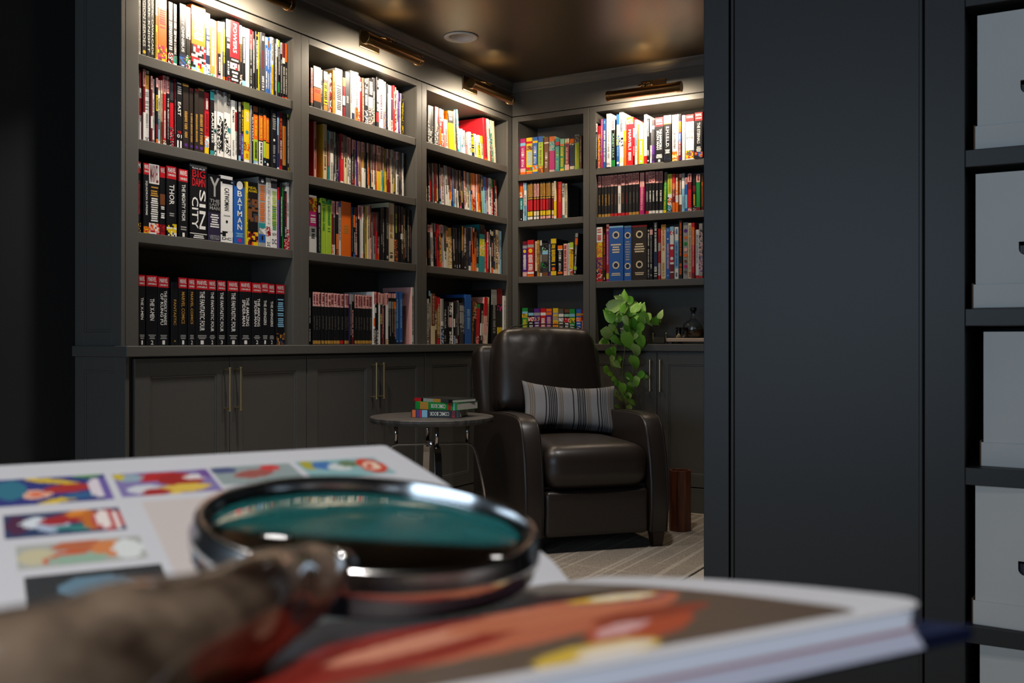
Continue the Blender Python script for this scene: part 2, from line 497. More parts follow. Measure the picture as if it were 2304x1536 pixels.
def carton(i, x0, x1, z, yf, hgt, skew, label, inside):
    t = empty('archive_box', (x0, SY+yf, z), skew)
    tag(t, label, 'box', 'white archive boxes on the right-hand shelves')
    w = x1-x0; tr_h = 0.052; d = 0.36
    # body with a real hand hole in its front: flat top, rounded lower corners
    hw, hz0, hz1, r = 0.045, hgt*0.385, hgt*0.485, 0.014
    cx = w/2
    hole = [(cx-hw, hz1), (cx-hw, hz0+r)]
    for k in range(1, 5):
        a_ = math.pi + k*math.pi/8; hole.append((cx-hw+r+r*math.cos(a_), hz0+r+r*math.sin(a_)))
    for k in range(0, 5):
        a_ = 1.5*math.pi + k*math.pi/8; hole.append((cx+hw-r+r*math.cos(a_), hz0+r+r*math.sin(a_)))
    hole.append((cx+hw, hz1))
    b = MB(); x_0, x_1, z_0, z_1 = 0.004, w-0.004, 0.004, hgt
    B = lambda p, y=0: (p[0], y, p[1])
    b.face([B((x_0,z_1)), B((x_0,hz1)), B((x_1,hz1)), B((x_1,z_1))])
    b.face([B((x_0,z_0)), B((x_1,z_0)), B((x_1,hz0-0.002)), B((x_0,hz0-0.002))])
    half = len(hole)//2
    L = hole[:half]; Rr = hole[half:]
    b.face([B((x_0,hz0-0.002))]+[B((cx,hz0-0.002))]+[B((cx,hz0))]+[B(p) for p in reversed(L)]+[B((x_0,hz1))])
    b.face([B((x_1,hz1))]+[B(p) for p in reversed(Rr)]+[B((cx,hz0))]+[B((cx,hz0-0.002))]+[B((x_1,hz0-0.002))])
    for k in range(len(hole)):
        p, q = hole[k], hole[(k+1) % len(hole)]
        b.face([B(p), B(q), B(q,0.004), B(p,0.004)])
    b.face([(x_0,0,z_0),(x_0,0,z_1),(x_0,d,z_1),(x_0,d,z_0)]); b.face([(x_1,0,z_0),(x_1,d,z_0),(x_1,d,z_1),(x_1,0,z_1)])
    b.face([(x_0,0,z_1),(x_1,0,z_1),(x_1,d,z_1),(x_0,d,z_1)]); b.face([(x_0,d,z_0),(x_0,d,z_1),(x_1,d,z_1),(x_1,d,z_0)])
    b.build('body', M['carton'], t, fix=False)
    l = MB()
    l.box(0, w, -0.004, 0.0, 0, tr_h); l.box(0, w, -0.004, d+0.004, 0, 0.003)
    l.build('tray_lip', M['carton'], t, bevel=0.001)
    s = MB(); s.box(-0.0035, 0.0, 0.003, d, 0, tr_h+0.003); s.box(w, w+0.0035, 0.003, d, 0, tr_h+0.003)
    s.build('tray_side', M['kraft'], t)
    ins = MB(); nb = 26
    for k in range(nb):
        q = rnd.uniform(0.35, 1)
        cc = tuple(x*q for x in inside[:3])+(1,)
        ins.box(cx-0.07+0.14*k/nb, cx-0.07+0.14*(k+0.85)/nb, 0.012+rnd.uniform(0,0.004), 0.25, 0.006, hgt*0.46, cc)
    ins.build('contents', M['print'], t)
BOXES = [(1.437, 0.020, 0.289, 3.062, 0, 'white archive box at the top of the right-hand cabinet, grey contents in its slot', (0.12,0.115,0.11)),
         (1.098, 0.015, 0.288, 3.059, 0, 'white archive box second from the top, scuffed, dark blue slot', (0.03,0.035,0.05)),
         (0.759, 0.045, 0.290, 3.072, -3, 'white archive box third from the top, standing slightly askew', (0.13,0.13,0.15)),
         (0.422, 0.020, 0.300, 3.058, -4, 'white archive box fourth from the top, above the lowest visible box', (0.10,0.10,0.13)),
         (0.085, 0.030, 0.296, 3.066, -2, 'lowest white archive box in the right-hand cabinet, cut off by the frame', (0.10,0.10,0.11))]
for i, (z, yf, h, x0, sk, lab, ins) in enumerate(BOXES):
    carton(i, x0, x0+0.262, z, yf, h, R(sk), lab, ins)

# ------------------------------------------------------------------ wall outlet, rug, downlights
oz = on_x(118, 1034, -0.283)
ol = empty('wall_outlet', (-0.283, oz.y, 0.55)); tag(ol, 'black outlet plate on the dark wall beyond the open book', 'outlet')
MB().box(0, 0.012, -0.058, 0.058, -0.09, 0.0).build('plate', M['black'], ol, bevel=0.003)
MB().box(0.012, 0.0135, -0.03, 0.03, -0.07, -0.02).build('socket', M['black'], ol)
tag(MB().box(0.12, 1.79, -4.3, -0.11, 0.0005, 0.009).build('area_rug', M['rug'], bevel=0.003), 'taupe area rug with broken pale stripes under the recliner', 'rug')

def downlight(x, y, lit, label, power=DOWN_W):
    t = empty('recessed_downlight', (x, y, CEIL)); tag(t, label, 'ceiling light', 'recessed downlights')
    MB().lathe([(0.066,0.0),(0.095,0.0),(0.097,-0.004),(0.090,-0.008),(0.074,-0.007),(0.066,0.0)], 48).build('trim_ring', M['white_metal'], t, smooth=True)
    if lit:
        MB().lathe([(0.0,-0.004),(0.066,-0.003),(0.072,-0.0005)], 32).build('lamp_face', M['downglow'], t, smooth=True)
        ld = bpy.data.lights.new('downlight_lamp', 'AREA'); ld.shape = 'DISK'; ld.size = 0.12; ld.energy = power; ld.color = DOWN_C; ld.spread = R(105)
        lo = bpy.data.objects.new('downlight_lamp', ld); col.objects.link(lo); lo.location = (x, y, CEIL-0.012)
    else:
        MB().lathe([(0.066,0.0),(0.060,0.03),(0.050,0.062),(0.0,0.064)], 48).build('baffle', M['white_metal'], t, smooth=True)
        MB().lathe([(0.0,0.034),(0.024,0.036),(0.040,0.046),(0.046,0.062)], 32).build('lamp_face', M['pot'], t, smooth=True)
downlight(DLP.x, DLP.y, False, 'unlit white recessed downlight in the ceiling beside the bookcase')
DLAB = ['above the rug in front of the second bookcase bay', 'above the rug in front of the recliner', 'over the left end of the desk', 'over the near end of the desk']
for (X, D) in ((-0.85, 3.9), (0.45, 3.9), (-0.85, 0.9), (0.05, -0.1)):
    q = cw(X, D, CEIL)
    downlight(q.x, q.y, True, 'lit recessed downlight, ' + DLAB.pop(0), DOWN_W if D > 3 else DESK_W)

# ------------------------------------------------------------------ brass picture lamps (local x along the wall, y into it)
def picture_lamp(wall, u, z, out, label):
    t = empty('picture_lamp', (0.006, u, z) if wall == 1 else (u, -0.006, z), R(90) if wall == 1 else 0)
    tag(t, label, 'lamp', 'brass picture lamps above the shelves')
    L, r = 0.238, 0.029
    MB().box(-0.082, 0.082, -0.008, 0, 0.016, 0.106).build('backplate', M['brass'], t, bevel=0.004)
    # tube shell open along the lower side towards the books
    a0, a1, n = R(0), R(265), 26
    tb = MB()
    ang = [a0+(a1-a0)*k/n for k in range(n+1)]
    for (rr, flip) in ((r, False), (r-0.002, True)):
        for k in range(n):
            q = [(-L, -out+rr*math.cos(ang[k]), rr*math.sin(ang[k])), (L, -out+rr*math.cos(ang[k]), rr*math.sin(ang[k])),
                 (L, -out+rr*math.cos(ang[k+1]), rr*math.sin(ang[k+1])), (-L, -out+rr*math.cos(ang[k+1]), rr*math.sin(ang[k+1]))]
            tb.face(q[::-1] if flip else q)
    tb.build('tube_shade', M['brass'], t, smooth=True, fix=False)
    for s in (-1, 1):
        MB().tube([(s*L, -out, 0), (s*(L-0.026), -out, 0)], r+0.0025, 28).build('end_cap', M['brass'], t, bevel=0.002)
    arm = MB().tube([(0, -0.008, 0.062), (0, -0.035, 0.072), (0, -0.08, 0.074), (0, -0.12, 0.064), (0, -out+0.01, 0.045), (0, -out, 0.026)], 0.006, 10)
    arm.build('arm', M['brass'], t, smooth=True)
    kn = MB(); kn.lathe([(0,-0.016),(0.010,-0.013),(0.014,0),(0.010,0.013),(0,0.016)], 14, (0, -out+0.012, 0.040)); kn.tube([(-0.03,-out+0.012,0.044),(0.03,-out+0.012,0.044)], 0.005, 8)
    kn.lathe([(0,-0.009),(0.007,-0.005),(0.008,0),(0.007,0.005),(0,0.009)], 12, (-0.036, -out+0.012, 0.044)); kn.lathe([(0,-0.009),(0.007,-0.005),(0.008,0),(0.007,0.005),(0,0.009)], 12, (0.036, -out+0.012, 0.044))
    kn.build('joint_knob', M['brass'], t, smooth=True)
    for k in (-0.11, 0.11):
        MB().tube([(k-0.06, -out, -0.004), (k-0.055, -out, -0.004), (k+0.055, -out, -0.004), (k+0.06, -out, -0.004)], [0.004, 0.011, 0.011, 0.004], 12).build('bulb', M['bulb'], t, smooth=True)
    up = area('added_ceiling_glow', (0,0,0), (R(180), 0, 0), 0.05, 0.02, LAMP_W*0.05, (1.0, 0.62, 0.25), 120)  # added upward light for the glow on the ceiling; the lamp has no vent
    up.location = Vector(t.location) + (Vector((out+0.004, 0, r+0.016)) if wall == 1 else Vector((0, -out-0.004, r+0.016)))
    lo = area('picture_lamp_light', (0,0,0), (0,0,0), 0.40, 0.030, LAMP_W, LAMP_C)
    # shines down and a little back at the books
    base = Vector(t.location)
    lo.location = base + (Vector((out-0.012, 0, -0.022)) if wall == 1 else Vector((0, -out+0.012, -0.022)))
    lo.rotation_euler = (0, R(38), 0) if wall == 1 else (R(38), 0, 0)
    if wall == 1: lo.data.size, lo.data.size_y = 0.030, 0.40
    return t
picture_lamp(1, -2.53, 2.550, 0.160, 'brass picture lamp above the leftmost bay, mostly cut off')
picture_lamp(1, -1.525, 2.548, 0.160, 'brass picture lamp above the second bookcase bay')
picture_lamp(1, -0.535, 2.544, 0.160, 'brass picture lamp above the third bay, nearest the corner')
picture_lamp(2, 1.006, 2.520, 0.160, 'brass picture lamp facing the room above the bay with the plant')

# ------------------------------------------------------------------ books
PAL = {k: srgb(v) for k, v in dict(k='141418', w='e9e7e2', r='c41c26', o='e86c18', y='e6c31c', b='2a5fae', s='86bcdc', g='1f8a3c', l='a9c93c', t='2a8c90',
       p='552884', m='b8266f', n='74462a', c='e6d5ae', a='9b9b99', d='38383d', v='1d294c', x='741520', e='5b554f', i='e9aca6', f='8fc7a8', q='b98a3c', j='2c2420', z='2c2740').items()}
NAME = dict(k='black', w='white', r='red', o='orange', y='yellow', b='blue', s='pale blue', g='green', l='lime green', t='teal', p='purple', m='magenta',
            n='brown', c='cream', a='grey', d='dark grey', v='navy', x='maroon', e='taupe', i='pink', f='mint green', q='tan', j='dark brown', z='dark purple')
_text_cache = {}
def text_mesh(s):
    """outline of a word in a plain sans face, scaled to a unit box: verts, faces, aspect"""
    if s in _text_cache: return _text_cache[s]
    cu = bpy.data.curves.new('txt', 'FONT'); cu.body = s; cu.resolution_u = 2; cu.offset = 0.012
    o = bpy.data.objects.new('txt', cu); col.objects.link(o)
    dg = bpy.context.evaluated_depsgraph_get(); dg.update()
    me = bpy.data.meshes.new_from_object(o.evaluated_get(dg))
    vs = [(v.co.x, v.co.y) for v in me.vertices]; fs = [tuple(p.vertices) for p in me.polygons]
    bpy.data.objects.remove(o); bpy.data.curves.remove(cu); bpy.data.meshes.remove(me)
    x0 = min(v[0] for v in vs); x1 = max(v[0] for v in vs); y0 = min(v[1] for v in vs); y1 = max(v[1] for v in vs)
    w, h = max(x1-x0, 1e-6), max(y1-y0, 1e-6)
    _text_cache[s] = ([((a-x0)/w, (b-y0)/h) for a, b in vs], fs, w/h)
    return _text_cache[s]

def put_text(mb, s, x0, x1, z0, z1, y, c, mode='d'):
    """d: reads downwards; h: level; s: upright letters stacked"""
    s = s.replace('_', ' ')
    if mode == 's':
        L = list(s); n = len(L)
        for k, ch in enumerate(L):
            if ch == ' ': continue
            za = z1-(z1-z0)*(k+0.92)/n; zb = z1-(z1-z0)*(k+0.08)/n
            put_text(mb, ch, x0, x1, za, zb, y, c, 'h')
        return
    vs, fs, asp = text_mesh(s)
    if mode == 'h':
        mb.raw([(x0+(x1-x0)*a, y, z0+(z1-z0)*b) for a, b in vs], fs, c)
    else:
        mb.raw([(x0+(x1-x0)*b, y, z1-(z1-z0)*a) for a, b in vs], fs, c)

def bars(mb, x0, x1, z0, z1, y, c, rg):
    """lettering too small to read: letter-sized strokes down the spine"""
    z = z1; w = x1-x0; step = max(0.0022, min(w*0.42, 0.009))
    while z-step*0.7 > z0:
        if rg.random() < 0.14: z -= step*0.7; continue
        a = x0+w*rg.uniform(0, 0.12); b = x1-w*rg.uniform(0, 0.12)
        zb = z-step*rg.uniform(0.55, 0.72)
        mb.face([(a,y,z),(a,y,zb),(b,y,zb),(b,y,z)], c)
        z -= step

def make_book(w, h, d, base, bands, arts, texts, rg, hard):
    """upright book: x across the spine, y=0 spine plane and +y into the shelf, z up; returns cover mesh and lettering mesh"""
    mb = MB(); ch = min(0.0022, w*0.16)
    cuts = {0.0, 1.0}
    for a, b, c in bands: cuts |= {a, b}
    for a, b, cs in arts: cuts |= {a, b}
    cuts = sorted(cuts)
    bc = PAL[base]
    def colat(f):
        c = bc
        for a, b, cc in bands:
            if a <= f < b: c = PAL[cc]
        return c
    xs = [0.0, ch, w-ch, w]; ys = [ch*0.9, 0.0, 0.0, ch*0.9]
    for i in range(len(cuts)-1):
        f0, f1 = cuts[i], cuts[i+1]; mid = (f0+f1)/2; z1, z0 = h*(1-f0), h*(1-f1)
        art = next((cs for a, b, cs in arts if a <= mid < b), None)
        if art:
            nr = max(3, min(26, int((z1-z0)/max(w*0.13, 0.0035)))); nc = 7 if w > 0.03 else (5 if w > 0.014 else 3)
            ph = [rg.uniform(0, 6.28) for _ in range(6)]; kz = (z1-z0)/nr/(w/nc); fr = 2.4/nc
            for r_ in range(nr):
                za, zb = z0+(z1-z0)*r_/nr, z0+(z1-z0)*(r_+1)/nr
                for q in range(nc):
                    xa, xb = w*q/nc, w*(q+1)/nc; X_, Z_ = q*fr, r_*kz*fr
                    v_ = math.sin(X_*1.7+ph[0]+Z_*0.6)+math.sin(Z_*1.9+ph[1]-X_*0.7)+0.8*math.sin(X_*2.9+Z_*2.3+ph[2])+0.6*math.sin(Z_*4.1+ph[3])
                    mb.face([(xa,0.0003,za),(xb,0.0003,za),(xb,0.0003,zb),(xa,0.0003,zb)], PAL[art[int((v_+3.4)/6.8*len(art)*2) % len(art)]])
        else:
            c = colat(mid)
            for k in range(3):
                mb.face([(xs[k],ys[k],z0),(xs[k+1],ys[k+1],z0),(xs[k+1],ys[k+1],z1),(xs[k],ys[k],z1)], c)
    y0 = ch*0.9; pg = (0.72, 0.66, 0.55, 1); t = min(0.0025, w*0.12); ov = 0.003 if hard else 0.0
    mb.face([(0,y0,0),(0,y0,h),(0,d,h),(0,d,0)], bc); mb.face([(w,y0,0),(w,d,0),(w,d,h),(w,y0,h)], bc)
    for zz in (0, h):
        s = -1 if zz else 1
        mb.face([(0,y0,zz),(t,y0,zz),(t,d,zz),(0,d,zz)], bc); mb.face([(w-t,y0,zz),(w,y0,zz),(w,d,zz),(w-t,d,zz)], bc)
        mb.face([(0,y0,zz),(ch,0,zz),(w-ch,0,zz),(w,y0,zz)], bc)
        zi = zz+s*ov
        mb.face([(t,y0,zi),(w-t,y0,zi),(w-t,d-ov,zi),(t,d-ov,zi)], pg)
        if ov:
            mb.face([(t,y0,zz),(t,y0,zi),(t,d,zi),(t,d,zz)], bc); mb.face([(w-t,y0,zz),(w-t,d,zz),(w-t,d,zi),(w-t,y0,zi)], bc)
    mb.face([(0,d,0),(0,d,h),(t,d,h),(t,d,0)], bc); mb.face([(w-t,d,0),(w-t,d,h),(w,d,h),(w,d,0)], bc)
    mb.face([(t,d-ov,0),(t,d-ov,h),(w-t,d-ov,h),(w-t,d-ov,0)], pg)
    me = mb.mesh('book_cover')
    parts = []; y = -0.0005
    for (kind, s, a, b, c) in texts:
        lb = MB()
        z1, z0 = h*(1-a), h*(1-b); cc = PAL[c]; nm = 'spine_title'
        if kind == '~': bars(lb, w*0.26, w*0.74, z0, z1, y, cc, rg); nm = 'small_lettering'
        elif kind == '=': bars(lb, w*0.14, w*0.86, z0, z1, y, cc, rg); nm = 'small_lettering'
        elif kind == 'T':
            q_ = 0.26 if w < 0.026 else (0.19 if len(s) > 5 else 0.25)
            put_text(lb, s, w*(0.5-q_), w*(0.5+q_), z0, z1, y, cc, 'd')
        elif kind == 'H': put_text(lb, s, w*0.12, w*0.88, z0, z1, y, cc, 'h')
        elif kind == 'N': put_text(lb, s, w*0.38, w*0.62, z0, z1, y, cc, 'h'); nm = 'volume_number'
        elif kind == 'S': put_text(lb, s, w*0.28, w*0.72, z0, z1, y, cc, 's')
        elif kind == 'D':
            m_, n_ = s.split('/')
            put_text(lb, m_, w*0.53, w*0.80 if len(m_) > 5 else w*0.90, z0, z1 if len(m_) > 5 else z1, y, cc, 'd'); put_text(lb, n_, w*0.20 if len(n_) > 5 else w*0.10, w*0.47, z0, z1-(z1-z0)*(0.08 if len(n_) > 5 else 0.2), y, cc, 'd')
        elif kind == 'O':
            r_ = w*float(s); zc = (z0+z1)/2; nn = 16; nm = 'emblem'
            yy = y-0.0002*sum(1 for p_ in parts if p_[0] == 'emblem')
            lb.face([(w/2+r_*math.cos(2*math.pi*k/nn), yy, zc+r_*math.sin(2*math.pi*k/nn)) for k in range(nn)], cc)
        elif kind == '-':       # short level lines of credits
            nl = int(s); nm = 'credit_lines'
            for k in range(nl):
                zz = z1-(z1-z0)*(k+0.5)/nl; q = rg.uniform(0.22, 0.36); th = (z1-z0)/nl*0.28
                lb.face([(w*(0.5-q),y,zz-th),(w*(0.5+q),y,zz-th),(w*(0.5+q),y,zz+th),(w*(0.5-q),y,zz+th)], cc)
        if lb.v:
            parts.append((nm, lb.mesh(nm)))
    return me, parts

def ordinal(n):
    return '%d%s' % (n, 'th' if 10 <= n % 100 <= 20 else {1: 'st', 2: 'nd', 3: 'rd'}.get(n % 10, 'th'))
BAYNAME = {1: 'leftmost bay', 2: 'second bay', 3: 'third bay', 4: 'narrow corner bay', 5: 'bay above plant'}
SHELFNAME = {1: 'top shelf', 2: 'second shelf', 3: 'third shelf', 4: 'worktop row'}
def expand(tok):
    return tok
REC = {(1,1):0.030,(1,2):0.028,(1,3):0.018,(1,4):0.030,(2,1):0.050,(2,2):0.065,(2,3):0.028,(2,4):0.018,(3,1):0.050,(3,2):0.055,(3,3):0.032,(3,4):0.014,(4,1):0.03,(4,2):0.03,(4,3):0.03,(4,4):0.03,(5,1):0.004,(5,2):0.030,(5,3):0.008}
def shelf_of_books(bay, row, ox, oy, sc, spec):
    B = BAYS[bay]; wall = B['wall']; rg = random.Random(bay*100+row)
    base_z = CAM.z+B['sh'][row-1]+0.0005 if row < 4 else TOPZ+0.0005
    rec = REC[(bay, row)]
    rot = R(90) if wall == 1 else 0.0
    top_lim = (CAM.z+B['sh'][row-2]-0.041 if row > 1 else 2.478) - base_z - 0.006
    lines = [l.split() for l in spec.strip().split('\n') if l.strip()]
    last = -99
    for idx, tk in enumerate(lines):
        x0, x1 = float(tk[0]), float(tk[1])
        pa, pb = ox+x0/sc, ox+x1/sc
        u0, u1 = (on_x(pa, CY, -rec).y, on_x(pb, CY, -rec).y) if wall == 1 else (on_y(pa, CY, rec).x, on_y(pb, CY, rec).x)
        u0 = max(u0, B['o0']+0.001, last+0.0003); u1 = max(min(u1, B['o1']-0.001), u0+0.003)
        w = u1-u0-(0.0011 if u1-u0 > 0.008 else 0.0007)
        mid = (pa+pb)/2
        pm = on_x(mid, CY, -rec) if wall == 1 else on_y(mid, CY, rec)
        D = (pm-CAM).dot(FWD)
        if tk[2][0] == 'h': h = float(tk[2][1:])/100
        else: h = CAM.z+(CY-(oy+float(tk[2])/sc))/FPX*D-base_z
        h = max(0.12, min(h, top_lim))
        base = tk[3]; side = None; lean = 0.0
        bands, arts, texts = [], [], []
        for t in tk[4:]:
            if t[0] == '<': lean = -float(t[1:]); continue
            if t[0] == '>': lean = float(t[1:]); continue
            if t[0] == 'M':      # red head with the publisher's name and series name
                bands.append((0.0, 0.155, 'r')); texts += [('H', 'MARVEL', 0.022, 0.085, 'w'), ('H', 'OMNIBUS', 0.105, 0.132, 'w')]
                if len(t) > 1: texts += [('N', t[1:], 0.925, 0.985, 'w'), ('-', '3', 0.84, 0.91, 'a')]
                continue
            if t[0] == 'm':      # white head printed in red, black spine, gold foot
                bands.append((0.0, 0.27, 'i')); bands.append((0.92, 0.985, t[1])); texts += [('=', '', 0.03, 0.24, 'x'), ('~', '', 0.45, 0.72, t[2])]
                continue
            body, c = t.rsplit(':', 1)
            kind = body[0]
            if kind.isdigit():
                a, b = body.split('-'); bands.append((float(a)/100, float(b)/100, c)); continue
            if kind == '*':
                a, b = body[1:].split('-'); arts.append((float(a)/100, float(b)/100, c)); continue
            if '@' in body: s, rng_ = body[1:].split('@')
            else: s, rng_ = '', body[1:]
            a, b = rng_.split('-')
            texts.append((kind, s, float(a)/100, float(b)/100, c))
        th = math.atan(lean/1000) if lean else 0.0
        w *= math.cos(th)
        hard = w > 0.022
        if not texts and not arts:      # title too small to read
            texts.append(('~', '', 0.14+rg.uniform(0, 0.2), 0.62+rg.uniform(0, 0.3), rg.choice('kkdx') if base in 'wcyoislfqagr' else rg.choice('waci')))
        d = 0.165+rg.uniform(0, 0.02)+(0.03 if h > 0.27 else 0)
        d = min(d, 0.262-rec)
        me, lm = make_book(w, h, d, base, bands, arts, texts, rg, hard)
        o = bpy.data.objects.new('hardcover_book' if hard else 'paperback_book', me)
        me.materials.append(M['print']); col.objects.link(o)
        back = rec+rg.uniform(-0.004, 0.006)
        uu, zz = u0, base_z
        if th > 0: # leans right: stands on its right lower edge
            zz += w*math.sin(th)
        o.rotation_mode = 'XYZ'
        Rm = Matrix.Rotation(rot, 4, 'Z') @ Matrix.Rotation(th, 4, 'Y')
        loc = (-back, uu, zz) if wall == 1 else (uu, back, zz)
        o.matrix_world = Matrix.Translation(loc) @ Rm
        sh = NAME[base]
        thick = 'thick' if w > 0.045 else ('' if w > 0.016 else 'slim')
        head = [NAME[c] for a, b, c in bands if a == 0.0 and b < 0.5 and c != base]
        foot = [NAME[c] for a, b, c in bands if b >= 0.98 and a > 0.4 and c != base]
        extra = (' with %s head' % head[0]) if head else ((' with %s foot' % foot[0]) if foot else '')
        lab = ('%s %s %s%s, %s from left, %s of %s' % (thick, sh, 'hardcover' if hard else 'paperback', extra, ordinal(idx+1), SHELFNAME[row], BAYNAME[bay])).strip()
        tag(o, lab, 'hardcover' if hard else 'paperback', 'books on the %s of %s' % (SHELFNAME[row], BAYNAME[bay]))
        for nm, pm_ in lm:
            l = bpy.data.objects.new(nm, pm_); pm_.materials.append(M['letter']); col.objects.link(l); l.parent = o
        last = u1

# one line for each book: left edge, right edge, top (h = height in cm), colour, then bands (print, plus shelf shade or gloss painted on some tops), pictures (*) and lettering
shelf_of_books(1, 1, 300, 0, 6.063, """
72 108 h27 w ~5-95:a
110 181 h27 k TLEGION_HEROES@5-84:w 92-100:d O.3@88-96:y
185 243 h27 k TDARK_KNIGHT@5-90:w
247 300 h27 k TCOMIC_CAVALCADE@5-92:w
303 344 h27 y 0-30:w 30-45:o ~55-95:q
345 471 h27.5 o 0-18:w =20-50:r *74-100:yomn
480 549 h26.5 k =4-78:w *80-100:rwk
556 613 h26.5 k =2-50:w TTHE_LOSERS@50-80:w *82-94:gtn 94-100:w
625 721 58 k TKIRBY_OMNIBUS@8-74:w 78-100:v *82-94:bnd ~94-99:w
725 790 98 k 0-20:w 20-50:w TOMNIBUS@40-74:k 76-90:g *76-100:wkgr
795 991 68 o 3-15:w =8-52:w *58-80:crwk *80-100:swyrk
995 1060 180 v 0-24:w =26-72:w *80-100:wvs
1065 1129 265 w 12-92:q ~20-80:w *92-100:sgw
1131 1149 285 w
1150 1195 295 o 0-18:w 55-92:k ~60-88:w *92-100:isp
1197 1220 300 w 60-90:c
1222 1258 300 d 12-50:q ~20-70:y 92-100:o
1262 1319 268 k 0-28:w ~4-24:r =30-46:w ~66-88:w *90-100:rxk
1325 1455 290 k 0-58:r TPOWERS@4-50:w HOMNIBUS@60-63:w -3@78-95:w *66-76:wra O.12@96-100:r
1462 1496 345 k 0-30:w ~20-60:o *80-100:wnk
1500 1546 370 k 0-16:w ~18-60:w 88-100:s
1548 1590 392 w ~10-90:a
1592 1635 405 k 0-32:r ~8-60:a ~64-90:a N1@94-98:w
1640 1668 430 k ~12-70:w N2@94-98:w
1672 1711 430 k O.3@4-9:o TTHE_DEATH_OF_SUPERMAN@14-62:w N1@94-98:w
1713 1727 440 y
1731 1796 450 d ~4-14:w ~30-60:x ~72-96:w
1800 1836 505 b 0-14:s ~20-50:w ~60-90:w
1838 1862 510 b 6-18:n ~22-56:w ~62-90:w
1864 1886 515 b 0-10:w ~22-50:w ~60-96:w
1888 1929 508 w 46-100:y ~4-40:k ~50-90:q
1932 1955 530 k ~8-90:w
1958 1980 535 w 30-100:d ~10-50:k
1982 2010 548 k 0-12:l ~14-60:w 72-90:g
2012 2035 580 k 0-20:w ~4-18:x ~30-90:w
2038 2076 590 k 0-26:x 26-36:w ~42-90:w 95-100:r
2078 2111 598 k 0-32:o ~42-90:w 94-100:o
""")
shelf_of_books(1, 2, 300, 140, 6.063, """
70 84 105 w 0-24:k 36-70:r
89 119 100 w 0-26:x 40-64:r
125 162 95 x 0-24:i ~4-22:x 60-100:w
165 232 112 w 4-26:q =30-56:a ~60-80:a HDC@93-99:k
235 262 190 x 0-20:i ~4-18:x 60-78:w
265 306 225 w 0-22:a ~30-80:a =92-99:d
310 345 215 k 0-14:i 26-50:y ~28-48:k 70-90:x 92-100:o
348 382 240 w 0-16:i 60-94:s
385 413 245 c 0-16:i 64-100:n
415 459 182 r 0-26:i ~4-24:x ~50-90:w *92-100:wn
465 504 195 k 0-24:i ~4-22:x TTHE_RISE@30-60:w ~60-90:a
508 566 240 k 0-30:d 34-70:r *70-100:akrx
570 585 225 x
588 672 242 k =4-22:a TEAST@32-52:w HYR@74-78:r H01@79-84:w HII@88-98:w
676 762 292 j 0-4:q ~40-86:q O.24@88-96:p
766 822 352 j *0-6:xj ~40-86:q O.3@88-96:p
828 886 365 j *0-6:xj ~40-86:q O.3@88-96:p
890 976 358 j 0-3:q ~40-86:q O.24@88-96:p
980 1042 412 r 0-30:x ~10-28:w ~34-68:x *70-88:wso 88-100:y
1048 1106 392 k 0-14:t TRARITIES@34-80:w 92-100:t
1110 1141 372 w 0-32:a *58-66:tkw *76-84:kw *88-98:kw
1142 1172 378 w 0-32:a *52-90:kkw
1173 1205 385 w 0-32:a *38-94:kkw
1206 1240 392 w 0-32:a *44-90:kkd
1241 1275 400 w 0-30:a *40-92:kw
1276 1306 408 w 0-30:a *8-18:ka *50-92:kkw
1307 1340 415 w 0-30:a *8-18:ka *52-60:t *76-94:kw
1345 1396 520 w TBATMAN@16-36:k ~66-94:a
1400 1430 530 w 0-14:a 18-50:r ~20-90:d
1435 1466 545 k 0-16:a ~20-80:a 90-100:s
1469 1511 585 k TTHE_JOKER@8-46:y 50-94:p ~54-88:s
1515 1591 548 y 0-12:l TJOKER@16-32:w O.26@44-54:t *66-80:ony ~84-92:o 94-100:w
1596 1610 590 a
1613 1641 590 k TBATMAN@20-60:w
1650 1716 600 k 0-10:n 14-56:o ~18-52:y 56-92:l ~60-90:k *92-98:sw
1720 1776 620 k 14-56:o ~18-52:y 58-98:w ~60-96:k
1780 1816 630 k 12-54:o ~18-50:y 56-84:l O.3@88-94:s
1820 1869 645 k 14-56:o ~18-52:y 58-84:y O.3@90-98:w
1885 1951 652 k =6-34:a O.2@48-54:w ~58-90:a O.2@78-84:v
1960 1986 680 v 10-40:s 96-100:w
1990 2036 690 x ~10-44:o ~48-80:w 92-100:r
2040 2086 700 k 22-90:q ~24-80:o
2095 2151 712 k 0-6:l ~10-86:w N1@92-98:y
""")
